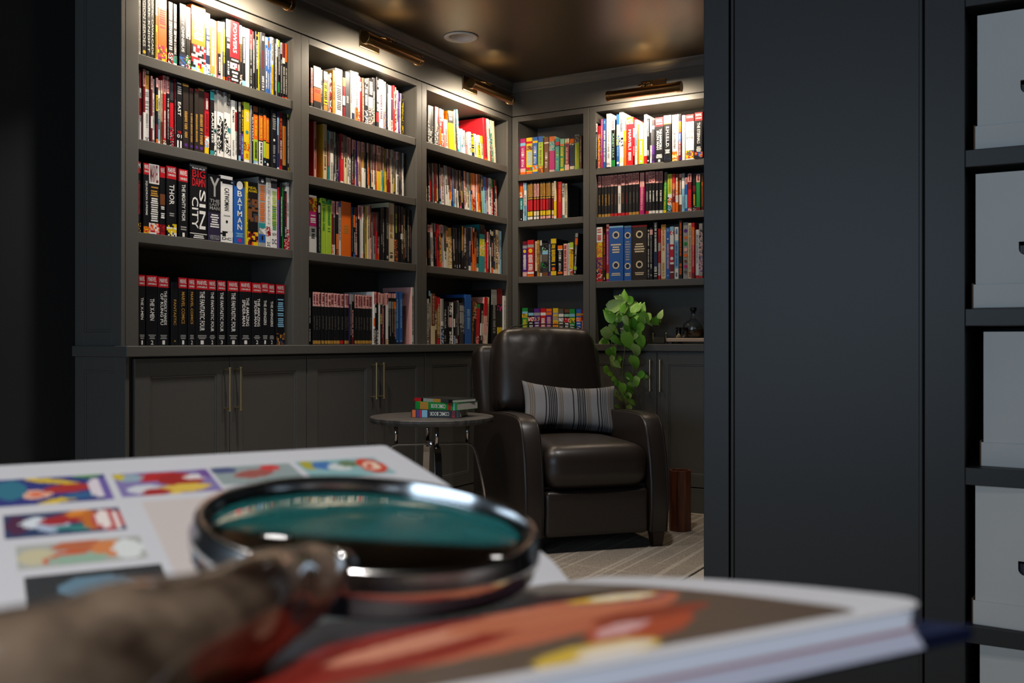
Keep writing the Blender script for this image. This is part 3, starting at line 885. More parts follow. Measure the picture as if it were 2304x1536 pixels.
shelf_of_books(1, 3, 300, 350, 6.063, """
70 114 82 k 0-16:r HM@2-9:w ~26-74:r *86-100:ykn
134 214 105 k 0-16:r HMARVEL@2-8:w HOMNI@10-13:w TSQUADRON_SUPREME@25-74:w *90-100:yor
220 366 120 k 0-28:w HMARVEL@1-26:x =32-46:q =48-82:w *84-100:rwoi
372 446 150 k 0-16:r HMARVEL@2-9:w 40-56:n =58-76:w *84-100:rxx
455 594 148 k 0-18:r HMARVEL@2-9:w HOMNIBUS@11-14:w TTHOR@26-55:w -2@66-72:a *82-100:yykw
614 742 190 k 0-18:r HMARVEL@2-9:w HOMNIBUS@12-16:w TTHE_MIGHTY_THOR@22-76:w -2@83-90:a N1@93-99:w
775 1011 130 k 0-3:a HFRANK_MILLER@4-6:w HBIG@7-17:r HDAMN@18-29:r DSIN/CITY@33-86:w 92-93:w -2@94-99:w
1018 1196 262 k HY@4-33:a HTHE@37-42:a HLAST@43-47:a HMAN@48-53:a 57-100:z -6@59-80:w HVERTIGO@91-98:a
1200 1371 278 w *5-12:kaw TCATWOMAN@18-52:k -1@58-61:a O.09@66-71:k *83-91:wk HDC@92-96:k
1386 1531 355 b 0-8:k O.3@1-11:w SBATMAN@14-78:w 80-100:b -3@82-89:s O.16@91-97:m
1536 1561 358 y
1563 1716 362 k HNEAL@7-11:y HADAMS@12-16:y *26-62:knnd *78-100:kxyo
1722 1816 295 a 0-10:d O.2@2-8:w =12-64:o 66-73:t *73-82:wa 82-94:b N1@84-90:k
1828 1886 305 w TSUPERMAN@6-66:a *70-84:xrw HDC@92-98:k
1891 1976 312 w 3-14:d =18-70:l =40-76:g HNEW@78-82:d HDC@87-94:v
1981 2000 435 r 20-100:b
2003 2030 385 k ~20-80:w
2032 2056 435 g ~20-80:k
2058 2096 485 k TTALES_OF_THE_BATMAN@4-60:r ~62-80:w *82-100:rrw
2098 2186 372 w *70-100:rrw ~30-50:a
""")
shelf_of_books(1, 4, 300, 590, 6.063, """
72 166 172 k TTHE_X-MEN@32-63:w M1
190 346 180 k TTHE_X-MEN@33-64:w M2
350 499 200 k DTHE_DEADLY_HANDS/OF_KUNG_FU@20-70:w M1
520 616 268 k TFANTASTIC@28-68:q N-@92-94:q
622 741 210 k TMARVEL_COMICS@21-68:q M1
745 840 222 k TMARVEL_COMICS@20-68:q M2
850 1029 232 k TTHE_FANTASTIC_FOUR@18-78:w M1
1033 1142 242 k TTHE_FANTASTIC_FOUR@18-79:w M2
1152 1272 250 k TTHE_FANTASTIC_FOUR@18-79:w M3
1282 1432 258 k TTHE_FANTASTIC_FOUR@18-79:w M1
1446 1606 266 k DTHE_AMAZING/SPIDER-MAN@25-70:w M1
1616 1748 282 k DTHE_AMAZING/SPIDER-MAN@25-70:w M2
1752 1850 280 k TTHE_AVENGERS@28-68:w M1
1855 1943 297 k TTHE_AVENGERS@28-70:w M2
1952 2070 304 k =24-72:s *80-100:kvnq M
""")
shelf_of_books(2, 1, 670, 130, 8.229, """
206 223 180 r 50-100:w *70-100:wko
228 283 185 k 0-48:x 48-84:o
286 431 168 k 0-46:w 48-70:o 70-78:o =52-60:r
433 471 220 a 36-56:w
475 556 255 e 0-20:a 28-78:y =30-76:k 80-92:q
559 581 305 n
583 606 305 w ~20-90:k
608 640 285 w *10-95:wrk
642 691 235 q
695 826 208 w =34-88:d
830 876 372 k *0-20:yl 20-44:x 44-66:w 70-100:x
880 966 265 d ~50-66:a
969 1001 238 a
1003 1051 252 w TTHE_INCAL@24-78:q 82-100:v
1055 1116 272 w 70-100:o
1119 1166 335 w *74-100:rwn
1169 1196 360 x *10-30:kw
1199 1236 372 n ~10-90:w 94-100:y
1240 1302 392 k *0-20:ak =22-58:w *66-100:kvw
1306 1391 388 a 0-38:k =4-34:w *60-100:kadi
1395 1446 372 d
1449 1501 362 k ~6-20:w =24-66:w 68-86:r
1505 1596 402 w
1600 1641 445 a 10-40:w *60-100:aob
1646 1671 485 k ~20-90:w
1675 1727 512 w ~30-90:a
1731 1763 520 w 0-26:r 28-72:v *74-100:wr
1766 1802 516 r ~12-50:w
1805 1832 548 c *10-90:cnk
1836 1866 605 w 40-70:a
1870 1906 652 p ~20-90:w
1909 1926 660 w
1930 1956 692 k *10-95:yk
""")  # white top of the third book is gloss painted onto its black spine
shelf_of_books(2, 2, 670, 260, 8.086, """
308 358 92 r 0-100:i
470 545 122 y 0-100:c ~30-80:n
547 581 268 n 0-26:t 70-100:t
585 643 292 w 0-14:a 14-42:e ~60-95:a
647 667 295 k 0-20:r 92-100:r
669 690 300 w 0-24:f 30-80:k
692 721 320 d 60-90:a
723 746 325 k *70-100:ksk
748 771 330 d 55-90:p
773 831 335 r 0-50:x ~14-50:i 92-100:w
835 887 362 c 0-44:e
889 902 372 g 0-44:d
904 941 392 w 0-40:i ~4-36:x ~46-80:k
943 986 402 w 0-40:i ~50-92:d
988 1011 432 k 0-30:i 70-100:x
1013 1051 442 k 0-20:i ~4-18:x *80-100:krn
1053 1076 452 w 0-50:i
1078 1106 462 p 0-44:i
1108 1141 470 q 0-46:i 84-100:c
1143 1166 478 n 0-40:e
1168 1212 482 w 0-20:i ~4-18:x 20-54:q
1214 1252 490 w 0-54:e
1254 1281 500 k 0-20:i
1283 1311 505 o 0-50:n 88-100:c
1313 1336 515 k
1338 1376 522 c 0-54:e 90-100:k
1378 1411 530 w 0-20:i 20-54:e
1413 1431 540 x 50-100:r
1433 1506 552 y 0-20:i ~4-18:x 20-54:n
1508 1531 565 c 0-50:d
1533 1561 575 t 0-50:n
1563 1591 585 d 30-60:g 90-100:i
1593 1626 602 y 0-50:e
1628 1656 610 x 0-20:i
1658 1691 615 x 0-40:d
1693 1736 622 c 0-54:a
1738 1766 642 k 60-90:y
1768 1796 650 k 0-20:i ~4-18:x
1798 1836 660 w 0-18:i ~2-16:x 18-50:d ~54-90:k
1838 1871 665 d
1873 1901 672 e 60-90:d
1905 1926 682 w 0-50:a
""")  # darker upper halves in this row are the shelf's shadow painted in
shelf_of_books(2, 3, 670, 420, 8.086, """
221 361 157 w *4-28:yrn 28-54:m =34-50:w ~58-76:k 54-72:a
366 406 285 k 6-20:a ~24-96:a
411 436 300 g 0-60:k
440 521 207 l *0-10:gl ~12-60:g
525 626 227 l *0-10:gk ~12-60:g
631 666 256 w 0-24:i ~4-22:x 24-90:x *80-100:wo
668 702 262 w 0-24:i ~4-22:x 30-80:e
705 746 268 k 0-24:i ~4-22:x 60-88:o *88-100:on
755 801 272 w 0-10:b
807 986 276 o ~40-60:q
990 1011 365 k 0-20:b
1013 1046 370 k 16-40:o ~50-90:w 92-100:b
1050 1096 372 x 70-94:i
1098 1131 340 k 0-26:i ~4-22:x
1133 1166 338 w 0-26:i ~4-22:x
1168 1196 355 w 0-22:i 90-100:i
1198 1217 360 k ~10-90:a
1220 1262 358 y
1265 1302 358 c 0-20:i
1304 1336 345 i 0-60:n
1338 1366 460 k 0-60:x
1370 1416 462 a 0-50:x
1418 1447 462 r 0-40:d
1450 1502 466 i 0-50:k 86-100:o
1506 1551 385 k ~50-70:a
1555 1591 390 d
1595 1652 375 k ~30-60:a ~90-98:w
1660 1772 292 c ~20-60:q ~84-96:d
1775 1836 332 k ~14-50:l *60-100:onk
1840 1872 345 k =12-46:r
1875 1922 365 k 48-58:w
1925 1966 395 k 12-30:q 44-92:n
1968 1991 400 k ~40-90:w
1993 2017 410 k ~14-96:w
2020 2043 420 d
2046 2068 430 k
""")

shelf_of_books(2, 4, 670, 620, 8.229, """
222 256 310 k ~10-60:w ~70-95:w
287 333 300 k mqe
336 388 302 k mqe
391 441 306 k mqe
444 496 312 k mqe
499 546 318 k mqe
549 607 320 k mqe
622 677 322 k mqe
680 731 326 k mqe
734 796 332 k mqe
802 861 338 k mre
864 906 338 k mqe
909 951 342 k mqe
957 1001 340 p 0-20:a 20-100:k
1004 1056 345 k 0-14:a 80-100:x
1065 1111 350 k mqe
1113 1161 352 k mqe
1164 1211 358 k mqe
1214 1266 362 k mqe
1269 1327 364 k mqe
1330 1396 366 k mqe
1401 1431 298 w 0-24:i ~4-22:x 50-66:o *70-100:wnk
1434 1461 300 k 0-24:i ~4-22:x 30-40:w *72-100:kan
1464 1491 310 k 0-20:r *72-100:wk
1494 1527 312 w 0-24:i ~4-22:x
1529 1553 330 k 0-22:i *40-60:yg
1556 1581 332 t 0-20:i 60-100:d
1583 1616 332 r 0-24:i ~4-22:x ~30-80:i
1619 1643 320 k 0-24:i ~4-22:x
1646 1691 318 w 0-24:i ~4-22:x *90-100:cq
1693 1717 325 k 0-9:i 16-30:a
1718 1742 327 k 0-9:i 16-30:a
1743 1767 329 k 0-9:i 16-30:a
1768 1792 331 k 0-9:i 16-30:o
1793 1816 333 k 0-9:i 16-30:o
1820 1886 302 v 0-20:b 12-96:b ~14-70:s ~92-97:s
1889 1947 302 v 0-20:b 12-96:b ~14-70:s ~92-97:s
2095 2141 215 i 0-100:w ~14-86:n O.2@96-99:k
""")
shelf_of_books(3, 1, 940, 220, 9.6, """
190 216 150 d *10-100:akw
218 256 160 a *40-100:kwa
259 311 170 d *60-100:wk
315 361 185 d *50-96:akk
365 421 195 a 0-10:r *60-96:wd
426 461 205 k 0-40:r *40-100:kwr
465 511 235 w *20-50:wrk 50-90:o *90-100:kw
515 571 255 r 0-14:o 14-30:w *60-100:orw
575 612 490 i 10-50:w <85
616 683 482 w 30-90:i <85
690 802 305 y 6-30:k =10-26:w <85
805 826 302 c <85
829 861 275 n 0-16:t *20-90:nk <85
863 906 268 t *10-90:tcs <85
909 941 668 w *30-100:ws <85
944 991 682 s 0-60:w 70-100:w <85
994 1056 712 c 50-100:w <85
1059 1102 742 x =4-96:i <85
1106 1167 748 w 60-100:c <85
1171 1241 786 k =2-50:y =50-76:y 78-100:v <85
1245 1302 788 w 30-100:c <85
1306 1361 818 c 40-100:y <85
1364 1386 825 k <85
1388 1436 832 c 0-30:y <85
1440 1512 455 r 92-98:o <85
1514 1561 470 c *40-50:wt <85
1564 1603 480 r 0-20:w *40-70:rw <85
1606 1641 495 t 0-60:c *30-100:tcg <85
1643 1691 515 o 0-100:c *60-100:wc <85
""")
shelf_of_books(3, 2, 940, 350, 10.24, """
203 231 165 k 60-100:c *60-92:ck <45
246 276 180 k 56-100:w *60-90:kw <45
280 346 268 r 0-38:x ~4-36:e 92-100:v <45
348 372 180 a 60-80:i <45
375 398 178 k 40-60:x <45
401 441 178 r 0-50:x 92-100:w <45
444 471 182 n 60-90:y <45
474 501 190 k 60-90:g <45
504 541 200 k 60-84:b 90-100:s <45
545 611 285 w 0-48:a <45
614 636 240 x <45
638 691 238 w 0-48:a <45
693 727 260 w 0-46:e <45
729 771 268 o 0-56:x 80-100:c <45
774 802 275 k 36-56:g 60-80:y <45
804 827 290 b 0-50:e <45
829 861 308 s 0-50:d <45
863 891 315 w 0-50:k ~60-90:a <45
893 917 325 k 60-70:y <45
920 956 338 w 0-52:e <45
958 986 342 k 0-40:n 90-100:m <45
988 1027 352 o 0-50:n 90-100:i <45
1029 1052 352 k 50-80:y <45
1054 1076 355 v <45
1078 1116 362 w 0-50:i 60-90:i <45
1118 1157 372 c 0-40:n 80-100:w <45
1160 1212 390 c 0-50:a 90-100:w <45
1214 1246 400 s 0-46:n <45
1249 1281 405 o 0-44:q 44-54:k *80-100:oy <45
1284 1341 412 i 0-30:o *60-100:rin <45
1343 1362 425 n <45
1364 1397 430 w 0-46:i <45
1400 1446 435 o 0-48:n 90-100:y <45
1449 1472 440 k <45
1475 1532 450 f 0-40:d *10-30:iq <45
1535 1597 500 s 0-36:b <45
1600 1641 520 m 0-50:x 60-90:i <45
1644 1701 525 w 0-50:a <45
1704 1762 548 r 0-22:g ~24-94:w 94-100:s <45
1765 1801 560 k 0-20:x *60-100:kwr <45
1804 1841 565 k 16-36:o 50-100:w 84-100:i <45
""")  # dark upper halves here carry painted shade from the shelf above
shelf_of_books(3, 3, 940, 490, 10.47, """
206 246 155 c 0-18:i ~4-16:x 18-40:k 40-80:o <48
249 301 165 k 0-18:i ~4-16:x 60-80:n <48
304 366 170 w 0-18:i 30-70:a =34-90:a <48
369 411 130 k 0-24:a <48
414 456 132 k 0-20:a 20-26:x <48
459 521 150 r 30-60:x <48
524 576 175 o 0-20:i *20-90:oyn <48
579 627 165 a 0-18:i ~4-16:x 20-30:k 86-100:i <48
630 691 185 w 0-60:e <48
694 747 205 c 0-50:e *10-40:oc <48
750 831 240 c 0-60:q *20-90:cq <48
835 871 225 k 30-60:n <48
874 921 235 k 10-60:d ~90-97:w <48
924 976 240 k 0-50:d ~88-96:w <48
979 1031 225 k 10-60:d ~88-96:w
1034 1066 200 k 0-56:q
1069 1097 205 x 50-100:k
1100 1141 240 k =0-60:w O.3@90-96:w
1145 1211 236 d *10-80:ddk
1214 1266 245 v 88-100:w
1269 1301 210 a 40-80:v
1304 1336 235 o 0-8:i 10-60:k
1339 1381 335 o 0-40:n
1384 1456 280 k 40-60:n 80-90:t 90-100:w
1459 1581 160 t 0-20:k *30-66:ylc 66-100:t
1584 1622 270 x 40-90:r 90-100:c
1625 1666 330 r 0-26:i ~30-90:w
1669 1702 280 k ~10-60:w
1705 1732 285 w 10-40:k
1735 1791 320 k 0-10:c 20-60:d 86-100:o
1794 1841 275 d 20-80:v 90-100:w
1845 1897 285 c *10-90:cqe
1900 1942 295 w 0-50:a
1945 1987 312 s
""")
shelf_of_books(3, 4, 940, 630, 9.6, """
197 247 402 w ~10-90:k *80-100:wn
251 292 228 k 0-10:s 30-50:a 60-100:n
300 379 290 c 0-64:n SMONSTERS@4-60:i
384 429 345 c 0-30:r *30-60:kc 70-100:n *84-100:nx
434 501 372 n 0-22:r 24-80:q 90-100:r
505 558 402 w 0-50:a *60-100:bvw
562 643 462 k TTHE_KILLER@18-64:w ~80-96:a
646 682 475 k ~10-60:w
685 741 480 k *0-30:kw 36-60:i *70-100:kw
744 767 480 w
770 803 472 k 40-60:w *80-100:wb
806 867 462 d ~30-60:a HB@88-98:w
870 903 442 x 0-40:a 60-80:w
905 988 492 d 6-20:a 22-50:a *50-70:da
990 1017 380 k
1020 1151 312 b ~30-70:s
1155 1187 455 n *10-80:qk >70
1190 1244 470 k *0-40:aok >70
1250 1331 515 r 0-10:g *80-100:ri >70
1335 1394 500 k 50-80:w >70
1398 1474 372 i 0-40:r *80-100:iw >70
1477 1530 366 c >70
1602 1722 206 k 0-28:a
1728 1836 190 n 0-40:x *28-40:mk 40-100:k 70-84:y
1840 1946 342 w ~10-80:a
""")  # last entry is a pale roll, built as a thick white book
shelf_of_books(4, 1, 1150, 270, 11.817, """
236 383 495 m 12-20:s SCOMIC_BOOK@26-78:w 0-9:m 82-92:i 92-100:o
388 556 465 y 10-16:r *22-34:nq =38-76:s *80-90:rg 92-100:o
562 706 450 b 10-16:y SCOMIC_BOOK@24-72:w *76-88:os 88-94:y
716 846 430 l 0-16:b ~20-80:n 80-82:r *84-98:no
866 990 450 n 14-18:c SCOMIC_BOOK@42-86:w
1002 1154 430 f 0-14:o *14-40:fat 40-92:m *92-100:ai
1166 1290 490 t 10-20:r 20-23:k SCOMIC_BOOK@26-92:l
1300 1406 500 g 0-16:f 16-22:o =26-90:y 92-100:y
1411 1532 490 p 0-12:c 12-16:o 18-80:x 80-96:i 96-100:y
1546 1680 490 v 0-14:o *14-20:cv ~28-80:k 86-96:c
1692 1820 387 l 0-24:a *2-22:aed 28-96:l ~30-90:y
1826 1886 412 n 0-30:n ~10-80:c
""")
shelf_of_books(4, 2, 1150, 390, 12.8, """
232 342 250 k 0-10:x 10-38:o *26-40:ow 42-70:t ~48-70:w O.2@92-97:w
345 372 265 w 0-60:i
375 448 272 s 20-60:w
460 534 272 k 4-38:q ~6-36:n 40-44:q 46-74:r 76-88:y 90-97:w
548 624 262 k 4-38:q ~6-36:n 40-44:q 46-74:r 76-88:y 90-97:w
640 718 255 k 4-38:i ~6-36:n 40-44:q 46-74:r 76-88:c 90-97:w
730 800 250 k 4-38:i ~6-36:n 40-44:q 46-74:r 76-88:c 90-97:w
838 908 248 k 4-38:q ~6-36:n 40-44:q 46-74:r 76-88:y 90-97:i
916 988 244 k 4-38:q ~6-36:n 40-44:q 46-74:r 76-88:y 90-97:i
994 1064 240 k 4-38:q ~6-36:n 40-44:q 46-74:r 76-88:y 90-97:i
1070 1142 236 k 4-38:q ~6-36:n 40-44:q 46-74:x 76-88:y 90-97:i
1154 1220 232 k 4-38:c ~6-36:n 40-44:q 46-74:x 76-88:c 90-97:i
1228 1294 218 y 0-52:w ~4-50:q 92-100:w
1336 1456 236 r ~8-56:o
1470 1534 290 w *0-40:kcs 90-100:t
1540 1608 290 d 0-100:c ~4-90:k
""")
shelf_of_books(4, 3, 1150, 520, 12.8, """
326 454 292 p 0-10:x 12-20:a O.36@24-32:y =38-82:w 86-98:i
464 654 256 r 12-20:a O.3@24-34:y =40-84:w 86-92:w 94-100:o
676 748 288 c 84-100:k ~4-60:q
751 822 262 q *10-90:qn
825 874 262 d 0-14:w 40-60:a 90-100:w
880 1054 340 d *4-24:dfk 24-34:s 34-56:e *56-74:dgk 88-100:n
1060 1138 270 v =10-26:a ~24-88:w 90-100:p
1144 1304 215 k 0-13:y 16-72:k =16-72:y O.3@76-86:o 87-98:y
1340 1484 410 k 0-12:o 12-15:w SCOMIC_BOOK@17-86:w 87-94:o
1504 1614 358 c 2-98:i =6-86:x
1624 1682 340 w ~4-90:a
1685 1796 320 y 0-16:l 16-20:w *22-36:yn SBOOK@36-76:o *80-100:rgw
1800 1886 60 k 0-10:a 12-28:o TCOMIC_BOOKS@29-80:w 80-88:l ~90-97:w >52
""")
shelf_of_books(4, 4, 1150, 650, 12.8, """
322 486 545 g 10-16:s *16-28:qyg =30-72:y
490 656 562 k 12-20:s *24-36:iwr =40-80:w
664 836 560 p 12-20:a *24-36:qpa =40-80:w
844 1004 555 r 12-20:w =28-80:w
1010 1176 565 p 0-8:o 10-18:o =24-80:i
1190 1350 552 y 12-18:a *22-34:qa =38-80:o
1360 1510 576 e 14-22:w *26-36:aw =40-80:w
1520 1674 580 k 0-10:n 14-22:f *26-38:ir =40-80:w
1680 1846 576 g 14-22:s *26-40:ygn =42-80:w
1868 2024 576 b 12-20:q *24-36:oi =40-80:w
2028 2090 592 x 12-16:q
""")
shelf_of_books(5, 1, 1320, 240, 8.229, """
160 203 320 k 0-18:w ~3-16:r ~24-80:w
206 256 352 r *20-100:oyri
259 294 232 m 40-70:p
298 364 226 b ~4-10:s ~24-44:w ~46-90:w
368 453 132 w ~4-84:a HDC@92-96:k
459 524 238 k 0-22:w ~3-20:r 26-84:k TPLANET_HULK@30-82:f 86-100:g
545 602 138 b 20-42:c *40-60:lab ~62-80:s O.4@90-97:w
604 678 106 w =12-36:k *46-64:wk 84-94:c
681 728 440 o 0-30:y ~20-80:q
733 858 192 r 0-8:o *4-14:ow TMARVEL@26-64:w ~66-92:w
861 887 230 r 20-40:w 50-60:x ~60-80:w 80-100:k
890 941 240 w 20-60:s 70-90:c
943 961 330 o
963 1052 350 y 0-36:c ~40-76:w 74-100:l O.2@90-96:w
1055 1113 142 w ~30-50:s 84-100:r
1116 1164 222 k ~4-40:w ~70-84:w O.3@92-97:w
1174 1206 232 w 30-60:d ~30-90:k
1208 1258 240 d 14-22:w 60-100:p *80-96:pk
1264 1423 197 k 0-20:r HMARVEL@4-11:w HOMNIBUS@13-16:w DTHE_INVINCIBLE/IRON_MAN@26-72:w -4@82-91:w N1@94-99:w
1428 1574 162 k 0-17:w 17-19:o TS.H.I.E.L.D.@24-70:w -4@74-83:w *86-98:kvk
1580 1673 146 w 0-16:i ~40-74:d 80-100:o *86-100:oyc
1676 1702 136 w 90-100:o
1705 1755 135 p 0-14:k 16-40:o 42-60:b ~42-90:w 60-94:x
1758 1818 155 w ~14-60:a
1828 1988 140 w 0-16:r HMARVEL@3-8:w HUNIVERSE@37-40:d HJOHN@45-48:k HBYRNE@50-54:k *80-98:rgboy
2003 2152 105 k 0-18:r HMARVEL@3-8:w HOMNIBUS@11-14:w TTHE_ETERNALS@22-68:w -5@74-86:w *86-98:bqrk
""")
shelf_of_books(5, 2, 1320, 370, 8.229, """
212 266 195 k mqq
269 316 192 k mqq
319 384 190 k mqq
387 436 188 k mqq
439 500 186 k mrn
503 568 182 k mrn
572 634 178 w mra
637 708 172 k mrn
712 774 168 k mrx
778 842 160 k mqe
846 908 152 k mqe
911 972 150 k mqe
976 1060 150 m 0-34:i >15
1084 1148 135 k mra
1151 1212 132 k mww
1215 1270 130 k mww
1273 1330 128 k mww
1333 1404 122 k mww
1407 1470 140 g 0-24:e ~20-90:y 92-100:y >34
1498 1584 176 w 0-52:l ~6-48:q *60-80:wko *80-100:std
1589 1644 172 o 0-26:r ~24-60:i 40-74:x 78-100:o
1647 1702 172 o 0-20:n ~10-70:w 56-74:w
1705 1758 170 n 0-10:i ~16-60:w 54-80:w
1761 1818 162 s 0-20:a 20-40:w ~60-90:a
1824 1872 242 b 0-20:i ~3-18:x 50-90:s
1874 1948 168 r 0-22:i ~3-20:x 22-42:x *90-100:iv
1958 2026 190 k 30-46:x ~54-84:y *86-100:ki
2032 2108 176 g 0-22:i ~3-20:x 90-100:x
2112 2152 190 o 0-20:n 88-100:x
""")
shelf_of_books(5, 3, 1320, 490, 8.229, """
156 291 170 q 0-28:w =4-26:r *28-56:yoq *56-80:pdmq *80-96:kri 90-100:r
295 348 275 k TTHE_COMIC_BOOK@4-46:o 48-76:x N1@92-97:w
355 410 115 m 0-12:i 4-8:r ~18-72:i 70-84:r 86-96:y
412 680 150 b 0-3:s O.24@9-24:c O.15@14-19:v -4@32-50:c O.24@64-79:c O.15@69-74:v -2@85-91:c
683 826 145 b 0-3:s O.4@10-25:c O.26@15-20:v -8@27-64:a O.4@66-81:c O.26@71-76:v -2@86-92:c
830 1116 135 j 0-3:r O.23@9-24:c O.14@14-19:k -4@32-50:c O.23@64-79:c O.14@69-74:k -2@85-91:c
1121 1167 200 k O.3@2-6:w ~8-34:w ~40-76:w =80-96:a
1170 1227 180 k 4-14:i ~16-68:a ~70-80:w O.3@88-95:a
1230 1312 75 k ~2-52:w 50-80:v =76-96:w
1324 1366 198 r 28-44:w 46-66:r 68-92:w
1369 1462 120 q 10-98:c ~10-50:o ~70-96:q
1465 1538 180 b ~2-8:s O.2@18-26:w ~30-80:i O.2@90-96:s
1541 1618 160 w 0-8:s *8-16:wr 34-68:r O.4@36-46:w O.4@56-66:w 72-86:x 88-100:x
1621 1698 165 w 26-80:s ~4-14:b ~30-76:b ~88-96:d
1701 1772 45 k ~4-62:o =74-94:o
1780 1878 82 a O.36@10-20:p O.3@22-32:o O.36@33-43:g O.36@44-53:i O.36@54-63:o O.3@65-73:n O.36@74-83:m O.3@84-92:e
1882 1942 95 c ~4-86:n =88-98:r
1945 2004 90 r 8-40:o ~14-80:i 90-100:x
2008 2076 215 w ~10-70:a 94-100:r
2083 2154 105 a *10-60:dai *60-90:aip 96-100:r
""")

# ------------------------------------------------------------------ leather recliner (local x across, y from front to back, z up)
def superbox(sx, sy, sz, e=0.25, nu=28, nv=16, fn=None):
    """rounded cushion: superellipsoid of half-sizes sx, sy, sz; fn(p) may push points about"""
    mb = MB(); vs = []
    sg = lambda c, p: math.copysign(abs(c)**p, c)
    for i in range(nv+1):
        ph = -math.pi/2+math.pi*i/nv
        for j in range(nu):
            th = 2*math.pi*j/nu
            p = Vector((sx*sg(math.cos(ph), e)*sg(math.cos(th), e), sy*sg(math.cos(ph), e)*sg(math.sin(th), e), sz*sg(math.sin(ph), e)))
            vs.append(fn(p) if fn else p)
    fs = []
    for i in range(nv):
        for j in range(nu):
            j2 = (j+1) % nu
            fs.append((i*nu+j, i*nu+j2, (i+1)*nu+j2, (i+1)*nu+j))
    mb.raw(vs, fs)
    return mb
def dense_box(sx, sy, sz, n=(14, 8, 12), r=0.05, fn=None):
    """box with rounded edges from an evenly divided surface"""
    mb = MB(); H = (sx, sy, sz)
    def rp(p):
        q = Vector([max(-h+r, min(h-r, c)) for c, h in zip(p, H)]); d = Vector(p)-q
        if d.length > 1e-9: d = d.normalized()*r
        out = q+d
        return fn(out) if fn else out
    def sp(h, n):   # finer towards the edges so the rounding is smooth
        e = [-h, -h+r*0.12, -h+r*0.35, -h+r*0.65, -h+r]; m_ = [-h+r+(2*h-2*r)*k/n for k in range(1, n)]
        return e+m_+[-x for x in reversed(e)]
    X, Y, Z = sp(sx, n[0]), sp(sy, n[1]), sp(sz, n[2])
    def grid(A, Bv, f):
        i0 = len(mb.v)
        for a_ in A:
            for b_ in Bv: mb.v.append(tuple(rp(f(a_, b_))))
        nb = len(Bv)
        for i in range(len(A)-1):
            for j in range(nb-1):
                mb.f.append((i0+i*nb+j, i0+(i+1)*nb+j, i0+(i+1)*nb+j+1, i0+i*nb+j+1)); mb.c.append(None)
    for s in (-1, 1):
        grid(X, Y, lambda a_, b_: (a_, b_, s*sz)); grid(X, Z, lambda a_, b_: (a_, s*sy, b_)); grid(Y, Z, lambda a_, b_: (s*sx, a_, b_))
    return mb
def weld(o, smooth=True):
    bm = bmesh.new(); bm.from_mesh(o.data)
    bmesh.ops.remove_doubles(bm, verts=bm.verts[:], dist=0.0004)
    bmesh.ops.recalc_face_normals(bm, faces=bm.faces[:])
    bm.to_mesh(o.data); bm.free()
    if smooth: o.data.polygons.foreach_set('use_smooth', [True]*len(o.data.polygons))
    return o

CH = cw(0.42, 4.72, 0)
ch = empty('recliner', (CH.x, CH.y, 0.009), YAW+R(17))
tag(ch, 'dark brown leather recliner with padded back and curved arms', 'armchair')
LE = M['leather']
M['leather_back'] = mat('creased_leather', (0.021, 0.0145, 0.0115, 1), 0.35, spec=0.55)
def creases(m):
    tc = node(m, 'ShaderNodeTexCoord'); mp = node(m, 'ShaderNodeMapping'); mp.inputs['Scale'].default_value = (1.6, 1, 0.7); mp.inputs['Rotation'].default_value = (0, R(35), 0)
    n1 = node(m, 'ShaderNodeTexNoise'); n1.inputs['Scale'].default_value = 3.0; n1.inputs['Detail'].default_value = 3; n1.inputs['Distortion'].default_value = 0.6
    n2 = node(m, 'ShaderNodeTexNoise'); n2.inputs['Scale'].default_value = 320
    b1 = node(m, 'ShaderNodeBump'); b1.inputs['Strength'].default_value = 0.35; b1.inputs['Distance'].default_value = 0.02
    b2 = node(m, 'ShaderNodeBump'); b2.inputs['Strength'].default_value = 0.12; b2.inputs['Distance'].default_value = 0.0006
    link(m, tc.outputs['Object'], mp.inputs['Vector']); link(m, mp.outputs['Vector'], n1.inputs['Vector']); link(m, tc.outputs['Object'], n2.inputs['Vector'])
    link(m, n1.outputs['Fac'], b1.inputs['Height']); link(m, n2.outputs['Fac'], b2.inputs['Height'])
    link(m, b1.outputs['Normal'], b2.inputs['Normal']); link(m, b2.outputs['Normal'], bsdf(m).inputs['Normal'])
creases(M['leather_back'])
# seat cushion, crowned and rolled over its front edge
def seatfn(p):
    q = Vector(p); q.z += 0.020*(1-(p.x/0.275)**2)*(1-((p.y)/0.36)**2) if p.z > 0 else 0
    if p.y < -0.2: q.y -= 0.012*(1-(p.x/0.275)**2)
    return q
weld(dense_box(0.272, 0.36, 0.105, (12, 10, 5), 0.075, seatfn).build('seat_cushion', LE, ch, loc=(0, 0.355, 0.408)))
weld(dense_box(0.270, 0.035, 0.112, (10, 3, 6), 0.026).build('footrest_panel', LE, ch, loc=(0, 0.045, 0.188)))
MB().box(-0.27, 0.27, 0.06, 0.80, 0.075, 0.315).build('base', M['piping'], ch)
